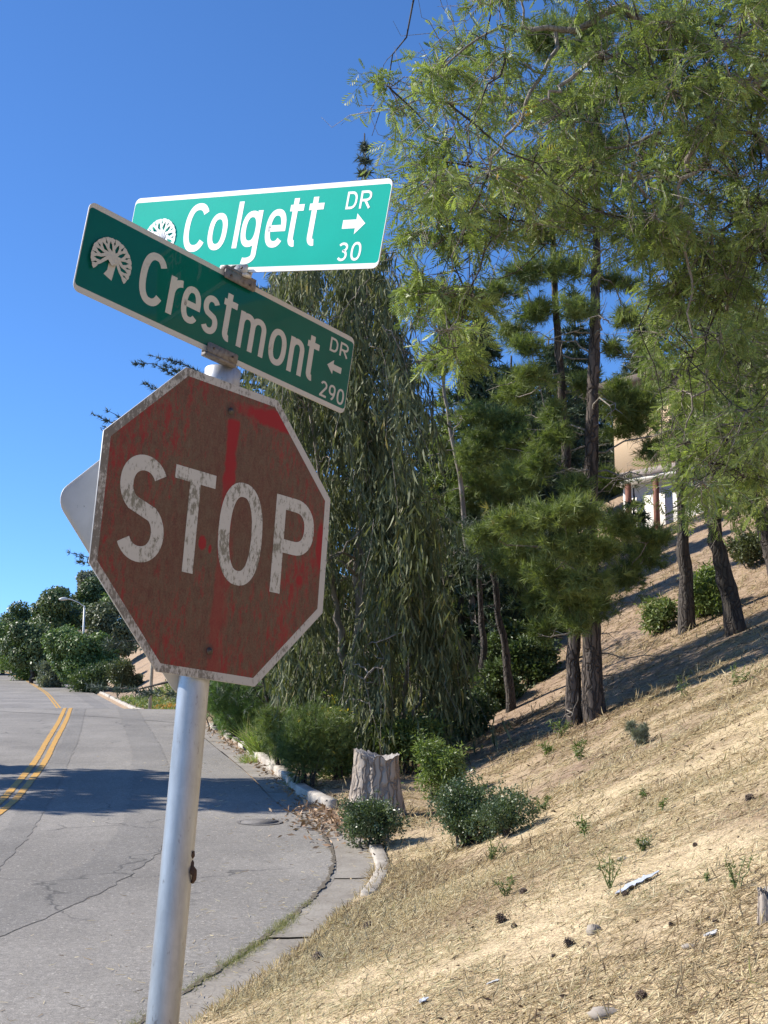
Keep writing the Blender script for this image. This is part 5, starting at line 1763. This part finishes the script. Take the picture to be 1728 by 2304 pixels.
gz = min(float(H(*(hc + d1_ * 7)[:2])), float(H(hc[0], hc[1]))) - .5
house = empty('hillside_house', (hc[0], hc[1], gz), Matrix(((d1_[0], d2_[0], 0), (d1_[1], d2_[1], 0), (0, 0, 1))))
tag(house, 'cream and white stucco house up the hill glimpsed through the trees', 'house')
zf = hc[2] - gz
def hbox(name, x0, x1, y0, y1, z0, z1, mat, parent=house):
    mb = MB(); mb.box(((x0 + x1) / 2, (y0 + y1) / 2, (z0 + z1) / 2), (x1 - x0, y1 - y0, z1 - z0))
    return mb.build(name, mat, parent)
hbox('upper_wall', 0, 9, 0, 6, zf + .02, zf + 2.7, M['cream'])
fas = hbox('fascia', -.15, 9.15, -.12, 6.1, zf - .22, zf + .0, M['fascia'])
hbox('trim_band', -.12, 9.1, -.09, 6.05, zf - .34, zf - .225, M['white_wall'])
hbox('lower_wall', .1, 9, .25, 5.9, 0, zf - .345, M['white_wall'])
hbox('roof', -.6, 9.6, -.6, 6.6, zf + 2.72, zf + 2.95, M['roofing'])
for xx in (.5, 1.6, 4.2, 7.0):
    hbox('post', xx - .07, xx + .07, -.06, .08, 0, zf - .35, M['redwood'])
for xx, zz in ((.75, 1.45), (3.6, 1.1), (6.6, 1.1)):
    wf = hbox('window', xx - .4, xx + .4, -.03, .05, zf + zz - .1, zf + zz + .9, M['dark_frame'])
    hbox('pane', xx - .34, xx + .34, -.036, .0, zf + zz - .04, zf + zz + .84, M['glass'], wf)

# ------------------------------------------------------------------ street furniture at the bend
M['pale_metal'] = simple('pale_painted_metal', (0.62, 0.62, 0.58), .5, .1, 5, (0.52, 0.52, 0.48), .1)
M['wood_post'] = simple('weathered_timber_post', (0.50, 0.42, 0.30), .9, 0, 8, (0.34, 0.28, 0.2), .4)
lt = px(190, 1363, 119)
lb = on_ground(lt[0], lt[1])
lamp = empty('street_lamp', lb)
tag(lamp, 'pale street lamp with a curved arm rising among the far trees', 'street lamp')
L_ = lambda *p: np.array(p, float)
hz = lt[2] - lb[2]
mb = MB(); mb.tube([(0, 0, -.2), (0, 0, hz * .5), (0, 0, hz)], [.13, .11, .08], 10); mb.build('pole', M['pale_metal'], lamp, True)
mb = MB(); mb.tube([(0, 0, hz - .1), (-.5, -.1, hz + .28), (-1.1, -.2, hz + .52), (-1.55, -.3, hz + .6)], .045, 8); mb.build('arm', M['pale_metal'], lamp, True)
mb = MB(); mb.tube([(-1.45, -.28, hz + .6), (-1.65, -.32, hz + .6), (-1.95, -.38, hz + .57), (-2.2, -.43, hz + .53)], [.07, .15, .15, .06], 10); mb.build('lamp_head', M['pale_metal'], lamp, True)
lt2 = px(47, 1356, 205); lb2 = on_ground(lt2[0], lt2[1])
lamp2 = empty('utility_pole', lb2); tag(lamp2, 'thin distant pole rising over the trees at the far left', 'pole')
mb = MB(); mb.tube([(0, 0, -.2), (0, 0, lt2[2] - lb2[2])], [.14, .1], 8); mb.build('shaft', M['pale_metal'], lamp2, True)
mb = MB(); mb.box((0, 0, lt2[2] - lb2[2] - .4), (1.2, .1, .1)); mb.build('crossarm', M['pale_metal'], lamp2)
for x, yt, yb, d, r, lab in ((337, 1470, 1580, 62, .085, 'slim timber post on the far verge, left of the steel post'), (496, 1520, 1578, 47, .10, 'short pale post among bushes, just below the stop sign'), (37, 1470, 1488, 150, .12, 'short white marker post at the far left of the bend')):
    g = px(x, yb, d); b = on_ground(g[0], g[1]); t = px(x + 3, yt, d)
    o = empty('roadside_post', b); tag(o, lab, 'post', 'posts along the verge')
    mb = MB(); mb.tube([(0, 0, -.2), (t[0] - b[0], 0, t[2] - b[2] - .03), (t[0] - b[0], 0, t[2] - b[2])], [r, r, r * .8], 10); mb.build('shaft', M['wood_post'], o)
    mb = MB(); mb.tube([(t[0] - b[0], 0, t[2] - b[2]), (t[0] - b[0], 0, t[2] - b[2] + .03)], [r * 1.06, r * .8], 10); mb.build('cap', M['pale_metal'], o)

# manhole cover in the gutter side of the road
mp = px(584, 1873, D(1873))
man = empty('manhole_cover', (mp[0], mp[1], float(zroad(mp[0], mp[1]))), Matrix.Rotation(math.atan(.0816), 3, 'X'))
tag(man, 'round cast iron manhole cover in the asphalt near the gutter', 'manhole cover')
M['iron'] = simple('worn_cast_iron', (0.19, 0.175, 0.16), .8, .1, 30, (0.11, 0.10, 0.09), .4)
V, F = prism([(.235 * math.cos(q), .235 * math.sin(q)) for q in np.linspace(0, 2 * np.pi, 32, endpoint=False)], -.02, .010); mk('lid', V, F, M['iron'], man)
V, F = ring_face([(.29 * math.cos(q), .29 * math.sin(q)) for q in np.linspace(0, 2 * np.pi, 32, endpoint=False)], [(.245 * math.cos(q), .245 * math.sin(q)) for q in np.linspace(0, 2 * np.pi, 32, endpoint=False)], .009); mk('rim', V, F, M['iron'], man)

# ------------------------------------------------------------------ cones, stones and scraps on the grass
M['cone'] = simple('pine_cone_scales', (0.085, 0.055, 0.04), .85, 0, 40, (0.16, 0.12, 0.09), .3)
def cone_mesh():
    mb = MB()
    mb.tube([(0, 0, -.42), (0, 0, -.2), (0, 0, .15), (0, 0, .45)], [.12, .26, .22, .06], 8)
    for k in range(46):
        z = -.42 + .86 * k / 45
        a = k * 2.4
        r = .34 * math.sin(math.pi * (.22 + .72 * (z + .45) / .95)) + .05
        c = np.array([math.cos(a), math.sin(a), 0]); s_ = np.array([-math.sin(a), math.cos(a), 0])
        b0 = c * r * .5 + [0, 0, z - .03]; t0 = c * (r + .09) + [0, 0, z + .06]
        V = np.array([b0 - s_ * .05, b0 + s_ * .05, t0 + s_ * .085, t0 - s_ * .085, t0 + c * .02 + [0, 0, -.05]])
        mb.add(V, [np.array([[0, 1, 2, 3]]), np.array([[3, 2, 4], [0, 3, 4], [1, 4, 2], [0, 4, 1]])])
    return mb
cm = None
cones = [(1127, 2076, 26, 'large brown pine cone, left of the pale stone'), (1157, 2089, 15, 'small cone just right of the large left cone'), (1178, 2012, 19, 'cone lying right of the lower weed'), (1281, 2131, 28, 'dark cone below the pale stone'),
         (1246, 2156, 13, 'tiny cone left below the dark cone'), (1408, 2017, 18, 'cone at the foot of the plastic sheet'), (1511, 2084, 16, 'cone alone right of the pale stone'), (1610, 2078, 16, 'cone near the right edge stump'), (1443, 2250, 28, 'cone low in the frame above the pale rock'),
         (1564, 1905, 12, 'tiny cone high in the open grass'), (717, 2163, 26, 'cone lying at the edge of the gutter'), (828, 2092, 24, 'dark cone at the grass edge below the kerb'), (1687, 1803, 22, 'cone on the upper slope near the right edge'), (870, 1946, 12, 'little cone right of the low kerb piece')]
for x, y, sz, lab in cones:
    p, d = hit(x, y)
    k = sz * d / FPX
    if cm is None:
        o = cone_mesh().build('pine_cone', M['cone']); cm = o
    else:
        o = cm.copy(); col.objects.link(o)
    o.location = p + [0, 0, k * .32]
    o.rotation_euler = (R(90) + rng.normal() * .4, rng.normal() * .4, rng.uniform(0, 6.28))
    o.scale = (k,) * 3
    tag(o, lab, 'pine cone', 'pine cones on the dry grass')
M['stone'] = simple('pale_stone', (0.33, 0.285, 0.23), .9, 0, 9, (0.26, 0.22, 0.18), .6)
def rock(name, x, y, w_, h_, label, mat, cat, seed, grp):
    p, d = hit(x, y)
    k = d / FPX
    rr = np.random.default_rng(seed)
    n, m = 14, 8
    V = []
    for i in range(m):
        ph = math.pi * i / (m - 1)
        for j in range(n):
            th = 2 * math.pi * j / n
            q = 1 + .16 * math.sin(3 * th + seed) * math.sin(ph) + .14 * math.sin(5 * th + 2 * ph + seed) + rr.normal() * .07
            V.append((q * math.sin(ph) * math.cos(th) * w_ * k / 2, q * math.sin(ph) * math.sin(th) * w_ * k / 2 * .8, q * math.cos(ph) * h_ * k / 2))
    i = np.arange(m - 1)[:, None] * n; kk = np.arange(n)[None]; k2 = (kk + 1) % n
    o = mk(name, V, [np.stack([i + kk, i + n + kk, i + n + k2, i + k2], -1).reshape(-1, 4)], M[mat], None, False, None, p + [0, 0, h_ * k * .08])
    tag(o, label, cat, grp)
rock('stone', 1336, 2100, 36, 32, 'pale grey stone among the cones in the grass', 'stone', 'stone', 1, 'stones in the grass')
rock('stone', 1362, 2285, 80, 30, 'long pale rock at the bottom of the frame', 'stone', 'stone', 2, 'stones in the grass')
rock('stone', 1553, 2132, 38, 14, 'flat grey stone in the lower right grass', 'stone', 'stone', 3, 'stones in the grass')
rock('stone', 1402, 1935, 26, 12, 'small flat stone below the yellow green weed', 'stone', 'stone', 4, 'stones in the grass')
M['plastic'] = simple('crumpled_plastic', (0.42, 0.44, 0.47), .45, 0, 12, (0.50, 0.54, 0.62), .3)
M['paper'] = simple('white_scrap', (0.45, 0.44, 0.42), .7)
def scrap(name, x, y, w_, h_, label, mat, cat, seed, grp='litter on the dry slope'):
    p, d = hit(x, y)
    k = d / FPX
    rr = np.random.default_rng(seed)
    n = 11
    gx, gy = np.meshgrid(np.linspace(-1, 1, n), np.linspace(-1, 1, n), indexing='ij')
    # square to disc, then a ragged lobed outline
    dx, dy = gx * np.sqrt(1 - gy ** 2 / 2), gy * np.sqrt(1 - gx ** 2 / 2)
    th = np.arctan2(dy, dx); q = np.hypot(dx, dy)
    lob = 1 + .28 * np.sin(2 * th + seed) + .22 * np.sin(3 * th + 2.1 * seed) + .12 * np.sin(7 * th + seed)
    dx, dy = dx * (1 + (lob - 1) * q), dy * (1 + (lob - 1) * q)
    X = p[0] + dx * w_ * k * .5; Y = p[1] + dy * h_ * k * 1.1 + dx * h_ * k * .3
    Z = H(X, Y) + .014 + (np.abs(rr.normal(size=X.shape)) * .10 + .12 * np.abs(np.sin(dx * 5 + seed) * np.cos(dy * 4))) * h_ * k
    i = np.arange(n - 1)[:, None] * n + np.arange(n - 1)[None]
    V = np.stack([X, Y, Z], -1).reshape(-1, 3) - p
    Fq = np.stack([i, i + n, i + n + 1, i + 1], -1).reshape(-1, 4)
    V2 = np.concatenate([V, V - [0, 0, .004]])
    tag(mk(name, V2, [Fq, Fq[:, ::-1] + n * n], M[mat], None, False, None, p), label, cat, grp)
scrap('plastic_sheet', 1428, 1996, 78, 28, 'crumpled bluish plastic sheet lying in the dry grass', 'plastic', 'litter', 1)
scrap('paper_scrap', 1110, 2216, 24, 8, 'white scrap near the bottom of the grass, left part', 'paper', 'litter', 2)
scrap('paper_scrap', 1601, 2108, 26, 12, 'faint white scrap near the right edge', 'paper', 'litter', 3)
scrap('paper_scrap', 952, 2258, 24, 14, 'pale bluish scrap low beside the gutter edge', 'plastic', 'litter', 4)
scrap('paper_scrap', 1452, 1902, 12, 16, 'white scrap beside a weed higher on the slope', 'paper', 'litter', 5)

# ------------------------------------------------------------------ uncountable: dry grass, litter, seam weeds, flowers
def slope_sample(n, y0, y1, wide):
    u = rng.random(n)
    Y = y0 * (y1 / y0) ** u
    X = Xk(Y) + .02 + (rng.random(n) ** 1.0) * wide * (1 + .27 * Y)
    return X, Y
NB = 430000
X, Y = slope_sample(NB, 3.4, 46, 1.5)
Ye = rng.uniform(5.5, 13.5, 50000)
X = np.concatenate([X, Xk(Ye) - .04 + np.abs(rng.normal(size=50000)) * .55]); Y = np.concatenate([Y, Ye]); NB += 50000
dens = vnoise(X, Y, .45, 21) + .8 * vnoise(X, Y, 1.6, 22)
dens = dens - .25 * np.clip((Y - 12) / 10, 0, 1)
keep = rng.random(NB) < np.clip(.62 + dens * 1.3, .12, 1.0) * np.interp(Y, [3, 6, 10], [.42, .55, 1.0])
X, Y = X[keep], Y[keep]
Z = np.where(X < Xk(Y), P(Y) + .015, H(X, Y))
n = len(X)
dist = np.hypot(X, Y)
az = rng.uniform(0, 6.28, n)
tilt = np.where(rng.random(n) < .9, np.abs(rng.normal(size=n)) * .12, rng.uniform(.3, 1.2, n))
ex = .001
gx = (H(X + .1, Y) - Z) / .1; gy = (H(X, Y + .1) - Z) / .1
dr = np.stack([np.cos(az) * np.cos(tilt), np.sin(az) * np.cos(tilt), np.sin(tilt) + gx * np.cos(az) + gy * np.sin(az)], 1)
scl = rng.uniform(.035, .11, n) * np.clip(dist / 9.0, .9, 2.4)
tone = np.clip(.76 + .45 * vnoise(X, Y, .8, 31) + .35 * vnoise(X, Y, 2.6, 33) + rng.normal(size=n) * .2, 0, .97)
tone = tone - .22 * np.clip((Y - 12) / 8, 0, 1)
tone = np.clip(np.where(rng.random(n) < .07, rng.random(n) * .25, tone), 0, .97)
tone = np.where(rng.random(n) < .012, 1.0, tone)
BL1 = (np.array([(0, 0, 0), (.06 + .018, 0, .5), (.06 - .018, .0, .5), (.0, .0, 1.0)]), [np.array([[0, 1, 3], [0, 3, 2]])])
V, F, T = scatter(*BL1, np.stack([X, Y, Z + .004], 1), rot_from(dr, rng.normal(size=n) * .45), scl, tone)
tag(mk('dry_grass', V, F, M['straw'], None, False, T), 'short dry straw coloured grass covering the whole slope', 'grass', kind='stuff')

n = 16000
X, Y = slope_sample(n, 3.6, 40, 1.4)
cl_ = vnoise(X, Y, .9, 41) + .6 * vnoise(X, Y, .3, 42)
kk_ = rng.random(n) < np.clip(.35 + 1.5 * cl_, .04, 1)
X, Y = X[kk_], Y[kk_]; n = len(X)
az = rng.uniform(0, 6.28, n)
V, F, T = scatter(*t_leaves(1, 1.0, .3, 9, .0), np.stack([X, Y, H(X, Y) + .012], 1), rot_from(np.stack([np.cos(az), np.sin(az), rng.uniform(.0, .5, n)], 1), rng.random(n) * 6.28), rng.uniform(.012, .045, n) * np.clip(np.hypot(X, Y) / 9, .9, 2))
tag(mk('slope_litter', V, F, M['lf_litter'], None, False, T), 'dark bits of bark and dead leaf strewn over the slope', 'litter', kind='stuff')
# straw and leaf crumbs blown on to road and gutter
n = 1500
Y = 4 * (26 / 4.) ** rng.random(n)
X = Xk(Y) - np.abs(rng.normal(size=n)) * 1.1 - .03
Z = np.where(X > Xr(Y), P(Y) + .014, zroad(X, Y)) + .006
az = rng.uniform(0, 6.28, n)
V, F, T = scatter(*t_blade(2, .035, .25), np.stack([X, Y, Z], 1), rot_from(np.stack([np.cos(az), np.sin(az), np.full(n, .08)], 1), rng.random(n) * 6.28), rng.uniform(.03, .09, n), rng.random(n) * .9)
tag(mk('straw_litter', V, F, M['straw'], None, False, T), 'bits of straw and twig scattered over the road edge', 'litter', kind='stuff')
n = 1000
q = rng.random(n)
Y = np.where(q < .6, rng.normal(size=n) * .9 + 17.0, rng.uniform(18, 34, n))
X = Xk(Y) - np.abs(rng.normal(size=n)) * np.where(q < .6, .32, .14) + .02
Z = np.where(X > Xr(Y), P(Y) + .016, zroad(X, Y)) + .01 + np.abs(rng.normal(size=n)) * .02
V, F, T = scatter(*t_leaves(1, 1.0, .35, 9, .0), np.stack([X, Y, Z], 1), rot_from(unit(n) * [1, 1, .3], rng.random(n) * 6.28), rng.uniform(.05, .13, n))
tag(mk('fallen_leaves', V, F, M['lf_dry'], None, False, T), 'drift of brown fallen leaves in the gutter by the broken kerb', 'leaves', kind='stuff')
n = 3000
cl_ = rng.uniform(7.0, 12.4, 26)
cl_ = np.concatenate([cl_, rng.uniform(9.3, 11.6, 26)])
k = rng.integers(0, len(cl_), n)
Y = cl_[k] + rng.normal(size=n) * (.03 + .07 * np.modf(cl_[k] * 7.3)[0])
X = Xr(Y) + .01 + rng.normal(size=n) * (.015 + .04 * np.modf(cl_[k] * 3.1)[0])
Z = P(Y) + .004
V, F, T = scatter(*t_blade(2, .03, .5), np.stack([X, Y, Z], 1), rot_from(rng.normal(size=(n, 3)) * .7 + [0, 0, .8], rng.random(n) * 6.28), rng.uniform(.02, .055, n))
tag(mk('seam_weeds', V, F, M['lf_seam'], None, False, T), 'green and dry weeds growing in the joint between road and gutter', 'weeds', kind='stuff')
# ground cover and orange flowers on the far verge
n = 5500
Y = rng.uniform(60, 92, n); X = Xk(Y) + .3 + rng.random(n) * 6.5
V, F, T = scatter(*SPRIG2, np.stack([X, Y, H(X, Y) + .05], 1), rot_from(unit(n) + [0, 0, 1.2], rng.random(n) * 6.28), rng.uniform(.15, .4, n))
tag(mk('ground_cover', V, F, M['lf_weed'], None, False, T), 'patchy green ground cover on the far verge', 'ground cover', kind='stuff')
n = 420
Y = 66 + rng.normal(size=n) * 3.5; X = Xk(Y) + 1.9 + rng.normal(size=n) * 1.0
V, F, T = scatter(*SPRIG, np.stack([X, Y, H(X, Y) + .35], 1), rot_from(unit(n) + [0, 0, 1.2], rng.random(n) * 6.28), rng.uniform(.10, .2, n))
tag(mk('orange_flowers', V, F, M['lf_poppy'], None, False, T), 'orange flowers on the far verge beside the slim timber post', 'flowers', kind='stuff')
